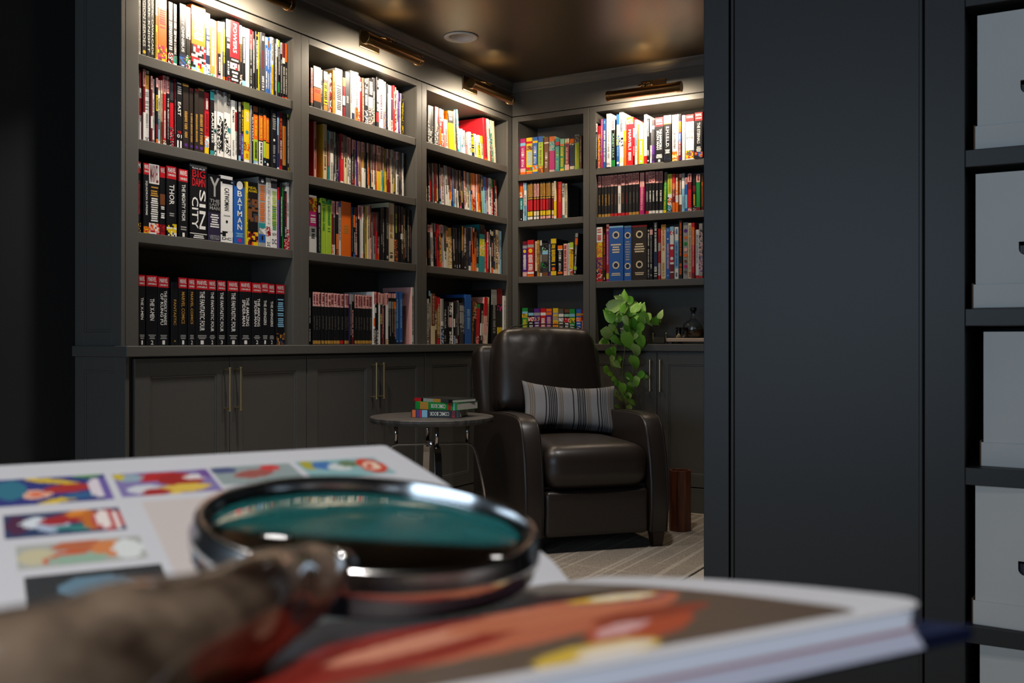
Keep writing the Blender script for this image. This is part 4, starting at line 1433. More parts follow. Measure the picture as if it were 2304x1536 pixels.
# arms: curved front, flat top that drops towards the back
def arm_profile():
    P_ = [(0.015, 0.075), (0.0, 0.20), (0.005, 0.32), (0.022, 0.44), (0.048, 0.54), (0.072, 0.598), (0.096, 0.628), (0.13, 0.645), (0.18, 0.652), (0.30, 0.654), (0.45, 0.650), (0.62, 0.642), (0.80, 0.630), (0.92, 0.60), (0.955, 0.52), (0.96, 0.30), (0.955, 0.075)]
    return P_
for s in (-1, 1):
    x0, x1 = (0.275, 0.375) if s > 0 else (-0.375, -0.275)
    a_ = MB().prism(arm_profile(), x0, x1).build('arm', LE, ch, bevel=0.010, seg=3)
    a_.data.polygons.foreach_set('use_smooth', [True]*len(a_.data.polygons))
    # welts along both edges of the arm front and top
    for xe, k in ((x0+0.010*(1 if s > 0 else 1), 1), (x1-0.010, 1)):
        pth = [(xe, y-0.0005 if y < 0.1 else y, z+0.0006 if y > 0.05 else z) for y, z in arm_profile()[:13]]
        MB().tube(pth, 0.0028, 6).build('welt', M['piping'], ch, smooth=True)
    lg = MB()
    for (ly, tp) in ((0.07, 0.0), (0.88, 0.0)):
        cx = s*0.335
        lg.v += []
        b0, b1 = 0.024, 0.034
        i0 = len(lg.v)
        lg.v += [(cx-b0,ly-b0,0),(cx+b0,ly-b0,0),(cx+b0,ly+b0,0),(cx-b0,ly+b0,0),(cx-b1,ly-b1,0.08),(cx+b1,ly-b1,0.08),(cx+b1,ly+b1,0.08),(cx-b1,ly+b1,0.08)]
        fs = [(3,2,1,0),(4,5,6,7),(0,1,5,4),(1,2,6,5),(2,3,7,6),(3,0,4,7)]
        one = MB(); one.v = lg.v[i0:i0+8]; one.f = fs; one.c = [None]*6
        one.build('leg', M['darkwood'], ch, bevel=0.002)
# back: outer shell with side wings, and the thick padded cushion in front of it
TB = R(-13)
sh = weld(dense_box(0.372, 0.085, 0.335, (10, 4, 8), 0.05).build('back_shell', LE, ch, loc=(0, 0.905, 0.66), rot=(TB, 0, 0)))
def backfn(p):
    q = Vector(p)
    t_ = (p.z+0.235)/0.47
    wv = 1-0.10*t_ + 0.05*math.sin(math.pi*t_)
    q.x = p.x*wv
    if p.y < 0:
        q.y -= 0.040*(1-(p.x/0.31)**2)*(1-(2*t_-1.05)**2*0.6)
        q.y += 0.006*math.sin(p.x*38+p.z*9)*max(0, 0.55-t_)*1.6+0.004*math.sin(p.x*60-p.z*20)*max(0, t_-0.6)
    if p.z > 0.2: q.z += 0.014*(1-(p.x/0.31)**2)
    return q
bk = weld(dense_box(0.312, 0.095, 0.235, (22, 5, 14), 0.072, backfn).build('back_cushion', M['leather_back'], ch, loc=(0, 0.80, 0.845), rot=(TB, 0, 0)))
lp = []
for k in range(41):   # welt around the cushion's front outline
    t_ = -1+2*k/40.0
    lp.append(t_)
out = []
for (xx, zz) in [(-0.300,-0.19),(-0.296,-0.05),(-0.286,0.08),(-0.275,0.17),(-0.255,0.215),(-0.215,0.238),(-0.12,0.246),(0,0.249),(0.12,0.246),(0.215,0.238),(0.255,0.215),(0.275,0.17),(0.286,0.08),(0.296,-0.05),(0.300,-0.19)]:
    out.append(backfn(Vector((xx, 0, zz)))+Vector((0, -0.062, 0)))
MB().tube(out, 0.003, 6).build('welt', M['piping'], ch, loc=(0, 0.80, 0.845), rot=(TB, 0, 0), smooth=True)
weld(dense_box(0.27, 0.05, 0.10, (10, 3, 4), 0.04).build('lumbar_pad', LE, ch, loc=(0, 0.725, 0.585), rot=(TB, 0, 0)))

# striped lumbar pillow resting on the seat against the back
M['pillow'] = attr_mat('striped_cotton', 0.9, 0.1)
_n = node(M['pillow'], 'ShaderNodeTexNoise'); _n.inputs['Scale'].default_value = 260
_t = node(M['pillow'], 'ShaderNodeTexCoord'); _b = node(M['pillow'], 'ShaderNodeBump'); _b.inputs['Strength'].default_value = 0.5; _b.inputs['Distance'].default_value = 0.002
link(M['pillow'], _t.outputs['Object'], _n.inputs['Vector']); link(M['pillow'], _n.outputs['Fac'], _b.inputs['Height']); link(M['pillow'], _b.outputs['Normal'], bsdf(M['pillow']).inputs['Normal'])
def yarn(f):
    """colour of the woven stripe at fraction f of the pillow's width"""
    L_, K_, N_ = (0.225,0.225,0.235,1), (0.028,0.027,0.028,1), (0.15,0.125,0.10,1)
    for (c0, c1, n_, cc) in ((0.04,0.10,3,N_),(0.20,0.225,1,K_),(0.235,0.335,5,K_),(0.345,0.40,3,N_),(0.50,0.525,1,K_),(0.555,0.645,5,K_),(0.655,0.71,3,N_),(0.775,0.795,1,K_),(0.81,0.89,4,K_),(0.90,0.955,3,N_)):
        if c0 <= f < c1: return cc if ((f-c0)/(c1-c0)*n_) % 1 < 0.58 else L_
    return L_
pm = MB(); nx, nz = 150, 18
for side in (-1, 1):
    i0 = len(pm.v)
    for i in range(nx+1):
        for j in range(nz+1):
            a_, b_ = -1+2*i/nx, -1+2*j/nz
            ed = (1-a_**4)*(1-b_**4)
            th_ = 0.062*max(ed, 0)**0.55
            x = 0.265*a_*(1-0.06*(1-b_*b_)); z = 0.14*b_*(1-0.24*(1-a_*a_)*(1 if b_ > 0 else 0.35))
            pm.v.append((x, side*th_, z))
    for i in range(nx):
        for j in range(nz):
            k = i0+i*(nz+1)+j; q = (k, k+nz+1, k+nz+2, k+1)
            pm.f.append(q if side < 0 else q[::-1]); pm.c.append(yarn((i+0.5)/nx))
pl = weld(pm.build('lumbar_pillow', M['pillow'], smooth=True))
chm = Matrix.Translation(ch.location) @ Matrix.Rotation(YAW+R(17), 4, 'Z')
pl.matrix_world = chm @ Matrix.Translation((0.065, 0.575, 0.662)) @ Matrix.Rotation(R(-4), 4, 'Z') @ Matrix.Rotation(R(-24), 4, 'X') @ Matrix.Rotation(R(4), 4, 'Y')
tag(pl, 'grey lumbar pillow with dark stripes on the recliner', 'pillow')

# ------------------------------------------------------------------ wooden bin behind the recliner
bp_ = on_y(1532, 1190, -0.62); Dn = (CAM.z)/((1196-CY)/FPX)
bp_ = cw((1530-CX)/FPX*Dn, Dn, 0)
wbn = empty('wooden_bin', (bp_.x, bp_.y, 0.009), YAW); tag(wbn, 'reddish brown wooden bin on the rug behind the recliner', 'bin')
bb = MB(); h_ = 0.325; t_ = 0.012; r0 = 0.056
prof = []
octo = [(r0*1.08*math.cos(R(22.5+45*k)), r0*1.08*math.sin(R(22.5+45*k))) for k in range(8)]
for k in range(8):
    k2 = (k+1) % 8
    p0, p1 = octo[k], octo[k2]; q0, q1 = (p0[0]*0.82, p0[1]*0.82), (p1[0]*0.82, p1[1]*0.82)
    s_ = MB(); g_ = 0.985
    mx, my = (p0[0]+p1[0])/2, (p0[1]+p1[1])/2
    f = lambda p: (mx+(p[0]-mx)*g_, my+(p[1]-my)*g_)
    a_, b_ = f(p0), f(p1)
    s_.raw([(*a_,0),(*b_,0),(*q1,0),(*q0,0),(*a_,h_),(*b_,h_),(*q1,h_),(*q0,h_)], [(3,2,1,0),(4,5,6,7),(0,1,5,4),(1,2,6,5),(2,3,7,6),(3,0,4,7)])
    s_.build('stave', M['redwood'], wbn, bevel=0.002)
MB().tube([(0,0,0.0),(0,0,0.02)], r0*0.9, 16).build('bin_base', M['redwood'], wbn)

# ------------------------------------------------------------------ round side table with three books
TB_ = cw(-0.401, 4.9, 0)
st = empty('side_table', (TB_.x, TB_.y, 0.009 if TB_.x > 0.12 else 0), YAW); tag(st, 'round dark wood side table on curved chrome legs', 'table')
TZ = 0.643
MB().lathe([(0,TZ-0.030),(0.296,TZ-0.030),(0.306,TZ-0.026),(0.309,TZ-0.015),(0.309,TZ-0.003),(0.306,TZ),(0,TZ)], 72).build('table_top', M['tabletop'], st, smooth=False)
for k in range(4):
    a_ = R(12+90*k); dx, dy = math.cos(a_), math.sin(a_)
    MB().tube([(0.18*dx, 0.18*dy, 0.505), (0.18*dx, 0.18*dy, TZ-0.030)], 0.010, 14).build('post', M['chrome'], st, smooth=True)
    path = [(0.0, 0.0, 0.505)]
    for (r_, z_) in ((0.10,0.505),(0.175,0.505),(0.198,0.498),(0.212,0.480),(0.226,0.44),(0.245,0.36),(0.262,0.27),(0.275,0.17),(0.283,0.08),(0.286,0.0)):
        path.append((r_*dx, r_*dy, z_))
    MB().ribbon(path, (-dy, dx, 0), 0.034, 0.009).build('leg', M['chrome'], st, bevel=0.001)
MB().tube([(0,0,0.492),(0,0,0.518)], 0.03, 24).build('hub', M['chrome'], st)

def flat_book(name, x, y, z, rz, L, W, T, base, cols, title, label, curl=0.0):
    """book lying flat: spine along x facing -y"""
    t = empty(name, (x, y, z), rz); tag(t, label, 'paperback', 'books stacked on the side table')
    c = MB(); bc = PAL[base]
    c.box(-L/2, L/2, 0, W, T-0.0015, T, bc); c.box(-L/2, L/2, 0, W, 0, 0.0015, bc)
    c.box(-L/2, L/2, -0.0012, 0.001, 0, T, bc)
    for (a0, a1, cc) in cols:
        c.face([(-L/2+L*a0,-0.0016,0.0004),(-L/2+L*a1,-0.0016,0.0004),(-L/2+L*a1,-0.0016,T-0.0004),(-L/2+L*a0,-0.0016,T-0.0004)], PAL[cc])
    c.build('cover', M['print'], t, fix=False)
    MB().box(-L/2+0.002, L/2-0.002, 0.001, W-0.003, 0.0016, T-0.0016, (0.62,0.57,0.49,1)).build('page_block', M['print'], t)
    if title:
        l = MB()
        s, a0, a1, cc = title
        put_text(l, s, L/2-L*a0, L/2-L*a1, T*0.78, T*0.22, -0.002, PAL[cc], 'h')   # upside down, as the stack lies
        l.build('spine_lettering', M['letter'], t, fix=False)
    return t
yaw = YAW
def tbl(X, D): return cw(X, D, 0)
o1 = tbl(-0.375, 4.80); o2 = tbl(-0.372, 4.82); o3 = tbl(-0.385, 4.84)
z0 = TZ+0.009
flat_book('paperback_book', o1.x, o1.y, z0+0.001, yaw-R(9), 0.245, 0.195, 0.036, 'k', [(0.02,0.09,'o'),(0.11,0.18,'p'),(0.18,0.21,'r'),(0.22,0.33,'s'),(0.84,0.90,'r'),(0.93,0.97,'e')], ('COMIC BOOK', 0.22, 0.62, 'w'), 'thick black comic book at the bottom of the side table stack')
flat_book('paperback_book', o2.x-0.004, o2.y, z0+0.0375, yaw-R(31), 0.250, 0.190, 0.036, 'g', [(0.12,0.32,'q'),(0.80,0.86,'r'),(0.92,0.95,'s')], ('COMIC BOOK', 0.26, 0.62, 'w'), 'thick green comic book in the middle of the side table stack')
flat_book('paperback_book', o3.x-0.006, o3.y, z0+0.074, yaw-R(40), 0.262, 0.172, 0.017, 'k', [(0.0,0.18,'r'),(0.24,0.5,'a'),(0.5,0.7,'q'),(0.7,0.9,'d')], None, 'bright comic book with a red corner on top of the stack')

# ------------------------------------------------------------------ trailing plant
def leafmesh(L, fold, droop):
    mb = MB(); pr = [(0.0,0.0),(0.08,0.22),(0.24,0.315),(0.44,0.30),(0.64,0.205),(0.83,0.09),(1.0,0.0)]
    vs = []
    for k, (t_, w_) in enumerate(pr):
        z = -droop*t_*t_*L
        vs.append((0, t_*L, z))
        if 0 < k < len(pr)-1:
            vs.append((-w_*L, t_*L-0.06*L*(1 if k < 2 else 0), z+fold*w_*L)); vs.append((w_*L, t_*L-0.06*L*(1 if k < 2 else 0), z+fold*w_*L))
    fs = []
    def idx(k): return 0 if k == 0 else (1+3*(k-1))
    for k in range(len(pr)-1):
        m0, m1 = idx(k), idx(k+1)
        if k == 0: fs += [(m0, m1, m1+1), (m0, m1+2, m1)]
        elif k == len(pr)-2: fs += [(m0, m1, m0+1), (m0, m0+2, m1)]
        else: fs += [(m0, m1, m1+1, m0+1), (m0, m0+2, m1+2, m1)]
    mb.raw(vs, fs)
    me = mb.mesh('leaf', smooth=True, fix=False)
    return me
def leaf_mat(name, c1, c2):
    m = mat(name, rough=0.38, spec=0.5); add_noise_color(m, c1, c2, 38, 2, lo=0.42, hi=0.62)
    bsdf(m).inputs['Subsurface Weight'].default_value = 0.0
    return m
LM = [leaf_mat('leaf_bright', (0.17,0.46,0.04,1), (0.30,0.60,0.09,1)), leaf_mat('leaf_mid', (0.10,0.34,0.03,1), (0.17,0.46,0.05,1)), leaf_mat('leaf_variegated', (0.22,0.52,0.07,1), (0.55,0.66,0.28,1))]
leafs = [leafmesh(1.0, f, d) for f, d in ((0.25, 0.25), (0.15, 0.4), (0.35, 0.15))]
lv = []
for m_ in LM:
    for me in leafs:
        k = me.copy(); k.materials.append(m_); lv.append(k)
pp = on_y(1405, CY, -0.02)
PX = pp.x
plant = empty('potted_pothos', (PX, 0.06, TOPZ+0.0005)); tag(plant, 'trailing green pothos in a grey pot hanging over the worktop edge', 'plant')
MB().lathe([(0,0),(0.045,0),(0.058,0.09),(0.060,0.10),(0.054,0.10),(0.050,0.09),(0,0.085)], 32).build('pot', M['pot'], plant, smooth=True)
leaf_list = [(330,230,88),(390,250,60),(470,240,66),(540,250,62),(612,272,68),(250,345,74),(365,340,76),(300,412,48),(450,430,54),(530,440,58),(592,490,56),(430,510,62),(492,512,64),(262,575,84),(215,665,64),(462,635,88),(602,640,74),(540,745,86),(650,372,62),(682,352,58),(302,742,44),(255,762,48),(282,832,44),(340,890,48),(236,972,48),(525,882,92),(468,1040,74),(540,1082,60),(312,1060,38),(340,1112,34),(400,1165,64),(472,1182,64),(322,1212,48),(386,1272,42),(460,1252,48),(460,1322,52),(512,1312,38),(470,1378,44),(345,1360,32),(600,1012,54),(642,1030,34),(560,612,54),(480,165,54),(420,122,54),(352,152,44),(560,342,64),(500,302,54),(360,642,38),(392,662,34),(760,420,48),(822,330,42),(800,392,42),(300,902,44),(380,822,32),(240,300,50),(440,560,50),(320,620,50),(520,560,50),(580,560,44),(300,500,50),(420,300,56),(610,420,56),(700,420,44),(270,1000,36),(500,1130,50),(430,1230,44)]
rl = random.Random(3)
leaf_list += [(a_+rl.uniform(-34,34), b_+rl.uniform(-30,30), c_*rl.uniform(0.6,0.9)) for (a_, b_, c_) in leaf_list if rl.random() < 0.6]
for (lx, ly, s) in leaf_list:
    px, py = 1320+lx/4.954, 640+ly/4.954
    trailing = py > 788
    off = 0.095 if trailing else rl.uniform(-0.02, 0.12)
    off += rl.uniform(0, 0.035)
    q = on_y(px, py, -off)
    D = (q-CAM).dot(FWD)
    L = 2*s/4.954/FPX*D*(1.38 if py < 790 else 1.22)
    o = bpy.data.objects.new('leaf', rl.choice(lv)); col.objects.link(o); o.parent = plant
    up = py < 712
    rollang = rl.uniform(-0.9, 0.9) if not up else rl.uniform(-1.2, 1.2)
    # blade plane faces the room, tip hanging down (young top leaves point up)
    pit = R(rl.uniform(-35, 5)); 
    mrot = Matrix.Rotation(rollang+(0 if up else math.pi), 4, 'Y') @ Matrix.Rotation(R(90)+pit, 4, 'X')
    cen = mrot @ Vector((0, L*0.45, 0))
    o.matrix_parent_inverse = Matrix.Identity(4)
    o.matrix_local = Matrix.Translation(Vector((q.x-plant.location.x-cen.x, q.y-plant.location.y-cen.y, q.z-plant.location.z-cen.z))) @ mrot @ Matrix.Diagonal((L, L, L, 1))
def vine(pts):
    P_ = []
    for (lx, ly, off) in pts:
        q = on_y(1320+lx/4.954, 640+ly/4.954, -off); P_.append(q-Vector(plant.location))
    MB().tube(P_, 0.0016, 6).build('vine', M['stem'], plant, smooth=True)
vine([(420,520,0.0),(330,480,0.06),(270,560,0.09),(285,700,0.105),(290,840,0.105),(310,960,0.105),(320,1080,0.105),(345,1120,0.105),(330,1220,0.105)])
vine([(440,520,0.0),(440,620,0.07),(420,760,0.10),(400,900,0.105),(400,1050,0.105),(420,1180,0.105),(440,1280,0.105),(470,1380,0.105)])
vine([(450,520,0.0),(500,600,0.07),(540,740,0.10),(520,880,0.105),(500,1040,0.105),(560,1090,0.105)])
vine([(440,500,0.0),(380,420,0.04),(330,320,0.06)]); vine([(450,500,0.0),(480,380,0.03),(520,280,0.05)]); vine([(460,500,0.0),(580,420,0.02),(760,410,0.0)])

# ------------------------------------------------------------------ decanter set on the worktop
dq = on_y(1557, CY, 0.06)
tray = empty('serving_board', (0, 0, TOPZ)); tag(tray, 'pale wooden board on dark feet under the decanter', 'board')
t0 = on_y(1498, CY, -0.03).x
MB().box(t0, 1.385, -0.020, 0.19, 0.014, 0.036).build('board', M['traywood'], tray, bevel=0.003)
for (a_, b_) in ((t0+0.02, 0.0), (1.36, 0.0), (t0+0.02, 0.16), (1.36, 0.16)):
    MB().box(a_-0.012, a_+0.012, b_-0.012, b_+0.012, 0.0003, 0.0145).build('foot', M['black'], tray)
dz = TOPZ+0.0365
dec = empty('decanter', (dq.x, 0.085, dz)); tag(dec, 'glass decanter of dark liquor with a black stopper', 'decanter')
MB().lathe([(0,0.002),(0.058,0.002),(0.064,0.010),(0.064,0.070),(0.060,0.085),(0.040,0.104),(0.020,0.114),(0.014,0.124),(0.0135,0.158),(0.016,0.162),(0.013,0.162),(0.011,0.156),(0.0115,0.124),(0.017,0.111),(0.038,0.100),(0.056,0.083),(0.060,0.070),(0.060,0.012),(0.0,0.010)], 40).build('bottle', M['glass'], dec, smooth=True)
MB().lathe([(0,0.012),(0.0592,0.012),(0.0592,0.052),(0,0.052)], 32).build('liquor', M['whiskey'], dec, smooth=False)
MB().lathe([(0,0.150),(0.010,0.150),(0.0105,0.164),(0.019,0.166),(0.020,0.180),(0.017,0.186),(0,0.187)], 28).build('stopper', M['black'], dec, smooth=True)
for k, (gx, gy) in enumerate(((on_y(1524, CY, -0.01).x, 0.014), (on_y(1538, CY, -0.01).x, 0.020))):
    tg = MB().lathe([(0,0.0005),(0.015,0.0005),(0.019,0.064),(0.0175,0.064),(0.0140,0.006),(0,0.006)], 28).build('shot_glass', M['glass'], smooth=True, loc=(gx, gy, dz))
    tag(tg, ['small clear glass on the board, farther from the decanter', 'small clear glass on the board, touching the decanter side'][k], 'glass', 'small glasses by the decanter')
gq = on_y(1484, CY, 0.0)
gal = empty('card_holder', (gq.x, 0.0, TOPZ)); tag(gal, 'small dark holder between two slim brass posts on the worktop', 'holder')
for s in (-0.042, 0.042):
    MB().tube([(s,0,0.0003),(s,0,0.060)], 0.0026, 10).lathe([(0,0.056),(0.004,0.060),(0.0045,0.064),(0.003,0.069),(0,0.070)], 12, (s,0,0)).build('post', M['handle_brass'], gal, smooth=True)
MB().box(-0.037, 0.037, -0.012, 0.03, 0.004, 0.044).build('holder_body', M['black'], gal, bevel=0.002)
br = MB()
for k in range(5): br.box(-0.036, 0.036, -0.0135, -0.012, 0.012+0.006*k, 0.0145+0.006*k)
br.build('rails', M['darkbrass'], gal)

# ------------------------------------------------------------------ foreground: desk, open book, magnifying glass
# plan coordinates of the open book: a along its spine, b across it (positive = away from the camera); heights are below the lens axis
GX, GD, HG, PW, RISE = 0.0128, 0.363, 0.089, 0.18, 0.033
E1, E2 = (0.883, 0.469), (-0.469, 0.883)
def bw(a, b, h):
    return cw(GX+a*E1[0]+b*E2[0], GD+a*E1[1]+b*E2[1], CAM.z-h)
BROT = YAW+math.atan2(E1[1], E1[0])
org = bw(0, 0, 0); org.z = 0
DESKZ = CAM.z-0.0965
desk = empty('desk', (org.x, org.y, 0), BROT); tag(desk, 'dark wooden desk under the open book', 'desk')
MB().box(-1.25, -0.022, -0.62, 0.20, DESKZ-0.035, DESKZ).build('desk_top', M['deskwood'], desk, bevel=0.003)
for (a_, b_) in ((-0.09, 0.14), (-1.19, 0.14), (-0.09, -0.56), (-1.19, -0.56)):
    MB().box(a_-0.03, a_+0.03, b_-0.03, b_+0.03, 0.0, DESKZ-0.035).build('leg', M['deskwood'], desk, bevel=0.002)

bo = empty('open_book', (org.x, org.y, CAM.z), BROT)
tag(bo, 'large open hardback with comic covers printed on its far page', 'book')
A0, A1 = -0.262, 0.012
def page_z(b):            # surface height below the camera, curling down into the gutter
    t_ = abs(b)/PW
    return -(HG-RISE*t_) - 0.0035*math.exp(-(abs(b)/0.010)**2) + 0.0022*math.sin(math.pi*min(1, t_))
RC = 0.016
def edge(b):              # head edge of the page, its outer corner rounded
    P0 = PW if b > 0 else 0.170; t_ = abs(b)/P0; e_ = A1-0.0080*t_; rc = 0.002 if b > 0 else RC; k_ = abs(b)-(P0-rc)
    return e_ - (rc-math.sqrt(max(0.0, rc*rc-k_*k_)) if k_ > 0 else 0.0)
PAPER = srgb('cbccd2')
def hx(s): return srgb(s)
rp = random.Random(11)
def blobs(seed, cols, n, a0, a1, b0, b1):
    r_ = random.Random(seed)
    return [(r_.uniform(a0, a1), r_.uniform(b0, b1), r_.uniform(0.10, 0.30)*(a1-a0), r_.uniform(0.15, 0.40)*(b1-b0), r_.uniform(-0.8, 0.8), hx(r_.choice(cols))) for _ in range(n)]
def ell(a, b, e):
    da, db = a-e[0], b-e[1]; c_, s_ = math.cos(e[4]), math.sin(e[4])
    x, y = da*c_+db*s_, -da*s_+db*c_
    return (x/e[2])**2+(y/e[3])**2 < 1
FARP = [ # a0 a1 b0 b1 ground, blobs
 (-0.178, -0.135, 0.118, 0.156, '26307a', [(-0.164,0.132,0.0062,0.0058,0,hx('e8b49a')),(-0.164,0.132,0.003,0.003,0,hx('d8603a')),(-0.173,0.140,0.006,0.014,0,hx('2a6f86')),(-0.157,0.150,0.012,0.003,-0.5,hx('d8b81c')),(-0.152,0.124,0.013,0.003,0.5,hx('d8b81c')),(-0.151,0.138,0.010,0.006,0.2,hx('a82a28')),(-0.146,0.127,0.008,0.004,0.2,hx('2a5f8c')),(-0.1395,0.136,0.0035,0.014,0,hx('d8cfd8')),(-0.1415,0.1545,0.006,0.0025,0,hx('3f8a2a')),(-0.1362,0.134,0.0014,0.020,0,hx('6a5aa0'))]),
 (-0.131, -0.089, 0.120, 0.155, '7d72a8', [(-0.121,0.129,0.007,0.006,0,hx('c9cdd4')),(-0.112,0.146,0.013,0.007,0.1,hx('b0141c')),(-0.104,0.140,0.010,0.010,0.1,hx('9a1018')),(-0.106,0.127,0.013,0.006,0.2,hx('d8b84a')),(-0.117,0.124,0.006,0.005,0.4,hx('a01820')),(-0.125,0.147,0.006,0.006,0,hx('8fa6b4')),(-0.097,0.143,0.005,0.004,0,hx('dcd4d4')),(-0.092,0.148,0.003,0.008,0,hx('6a4a96')),(-0.129,0.150,0.002,0.006,0,hx('c8b41c'))]),
 (-0.176, -0.134, 0.083, 0.1085, '1e3560', [(-0.172,0.096,0.004,0.010,0,hx('4a1a40')),(-0.165,0.097,0.006,0.006,0,hx('d4dce4')),(-0.160,0.092,0.006,0.006,0,hx('a8b8d0')),(-0.155,0.099,0.010,0.005,0.3,hx('a02028')),(-0.149,0.104,0.006,0.004,0,hx('d8862a')),(-0.150,0.089,0.010,0.003,0,hx('2f7f7a')),(-0.146,0.096,0.004,0.010,0,hx('c06a24')),(-0.140,0.095,0.006,0.012,0,hx('b8464a')),(-0.1415,0.096,0.0025,0.010,0,hx('e8dcd8')),(-0.1372,0.094,0.0015,0.010,0,hx('e8dcd8'))]),
 (-0.173, -0.131, 0.054, 0.0755, 'a9aca6', [(-0.167,0.064,0.006,0.007,0,hx('c4bc9a')),(-0.158,0.062,0.008,0.004,0.5,hx('c8502c')),(-0.150,0.070,0.012,0.005,-0.1,hx('b86440')),(-0.143,0.066,0.006,0.008,0,hx('d0804a')),(-0.137,0.064,0.005,0.009,0,hx('d8dcdc')),(-0.154,0.059,0.010,0.004,0,hx('8fae9a'))]),
 (-0.172, -0.128, 0.008, 0.0475, '24282c', [(-0.150,0.036,0.012,0.008,0,hx('5f7f92')),(-0.160,0.020,0.01,0.006,0,hx('8a3a30'))]),
 (-0.088, -0.050, 0.128, 0.156, '8c9c9c', [(-0.082,0.150,0.006,0.005,0,hx('3a4a7a')),(-0.070,0.142,0.010,0.006,0.3,hx('98504a')),(-0.060,0.150,0.005,0.005,0,hx('c8383a'))]),
 (-0.046, -0.004, 0.128, 0.157, '86b0b4', [(-0.041,0.150,0.004,0.007,0,hx('a8a030')),(-0.034,0.148,0.006,0.007,0,hx('3a6fae')),(-0.027,0.144,0.006,0.006,0,hx('c8d0d0')),(-0.021,0.149,0.005,0.006,0,hx('5f7a5a')),(-0.011,0.143,0.0065,0.013,0,hx('c8402a')),(-0.011,0.143,0.004,0.007,0,hx('e8d0b8')),(-0.012,0.143,0.0015,0.004,0,hx('c8402a'))]),
]
def far_color(a, b):
    for (a0, a1, b0, b1, g, bl) in FARP:
        if a0 < a < a1 and b0 < b < b1:
            c = hx(g)
            for e in bl:
                if ell(a, b, e): c = e[5]
            return c
    if -0.125 < a < -0.05 and 0.03 < b < 0.112:   # a caption block, faint warm ink
        return hx('c9bfbc')
    return PAPER
NEARB = [(-0.085,-0.085,0.060,0.034,0.15,hx('2a1a24')),(-0.070,-0.115,0.060,0.022,0.35,hx('b8664a')),(-0.105,-0.120,0.045,0.020,0.5,hx('8a2418')),(-0.085,-0.112,0.040,0.008,0.45,hx('d08a70')),(-0.058,-0.108,0.030,0.012,0.2,hx('c07050')),
         (-0.052,-0.140,0.022,0.010,0.6,hx('a84a2c')),(-0.055,-0.138,0.014,0.004,0.6,hx('d0a0a0')),(-0.040,-0.127,0.018,0.007,0.1,hx('8a3a24')),(-0.066,-0.080,0.010,0.0035,0.4,hx('e0c070')),
         (-0.030,-0.096,0.014,0.0085,-0.2,hx('5a3a6a')),(-0.030,-0.094,0.0135,0.0070,-0.2,hx('e0b030')),(-0.027,-0.0935,0.0095,0.0052,-0.2,hx('f0e8c8')),
         (-0.074,-0.158,0.016,0.008,0.2,hx('d0b040')),(-0.070,-0.158,0.010,0.005,0.2,hx('e0d4c0'))]
BROWN = hx('5a4c40')
def near_color(a, b):
    if a > -0.0075 or b < -0.163 or b > -0.014: return PAPER
    c = BROWN
    if a > -0.10 and b > -0.07: c = hx('6f6a64')
    if a < -0.050 and b > -0.055: c = hx('b8c4c0')
    for e in NEARB:
        if ell(a, b, e): c = e[5]
    return c
PWN = 0.170
def pw(sgn): return PW if sgn > 0 else PWN
def page(name, sgn, colf):
    mb = MB(); na, nb = 170, 120
    idx = {}
    A = [A0+(A1-A0)*i/na for i in range(na+1)]; Bv = [sgn*pw(sgn)*j/nb for j in range(nb+1)]
    def crn(a, b):   # rounded outer corner
        return a
    for i, a_ in enumerate(A):
        for j, b_ in enumerate(Bv): mb.v.append((A0+(edge(b_)-A0)*i/na, b_, page_z(b_)))
    for i in range(na):
        for j in range(nb):
            k = i*(nb+1)+j; q = (k, k+nb+1, k+nb+2, k+1)
            mb.f.append(q if sgn > 0 else q[::-1]); mb.c.append(colf((A[i]+A[i+1])/2, (Bv[j]+Bv[j+1])/2))
    return mb.build(name, M['paper'], bo, smooth=True, fix=False)
page('printed_page', 1, far_color)
page('printed_page', -1, near_color)
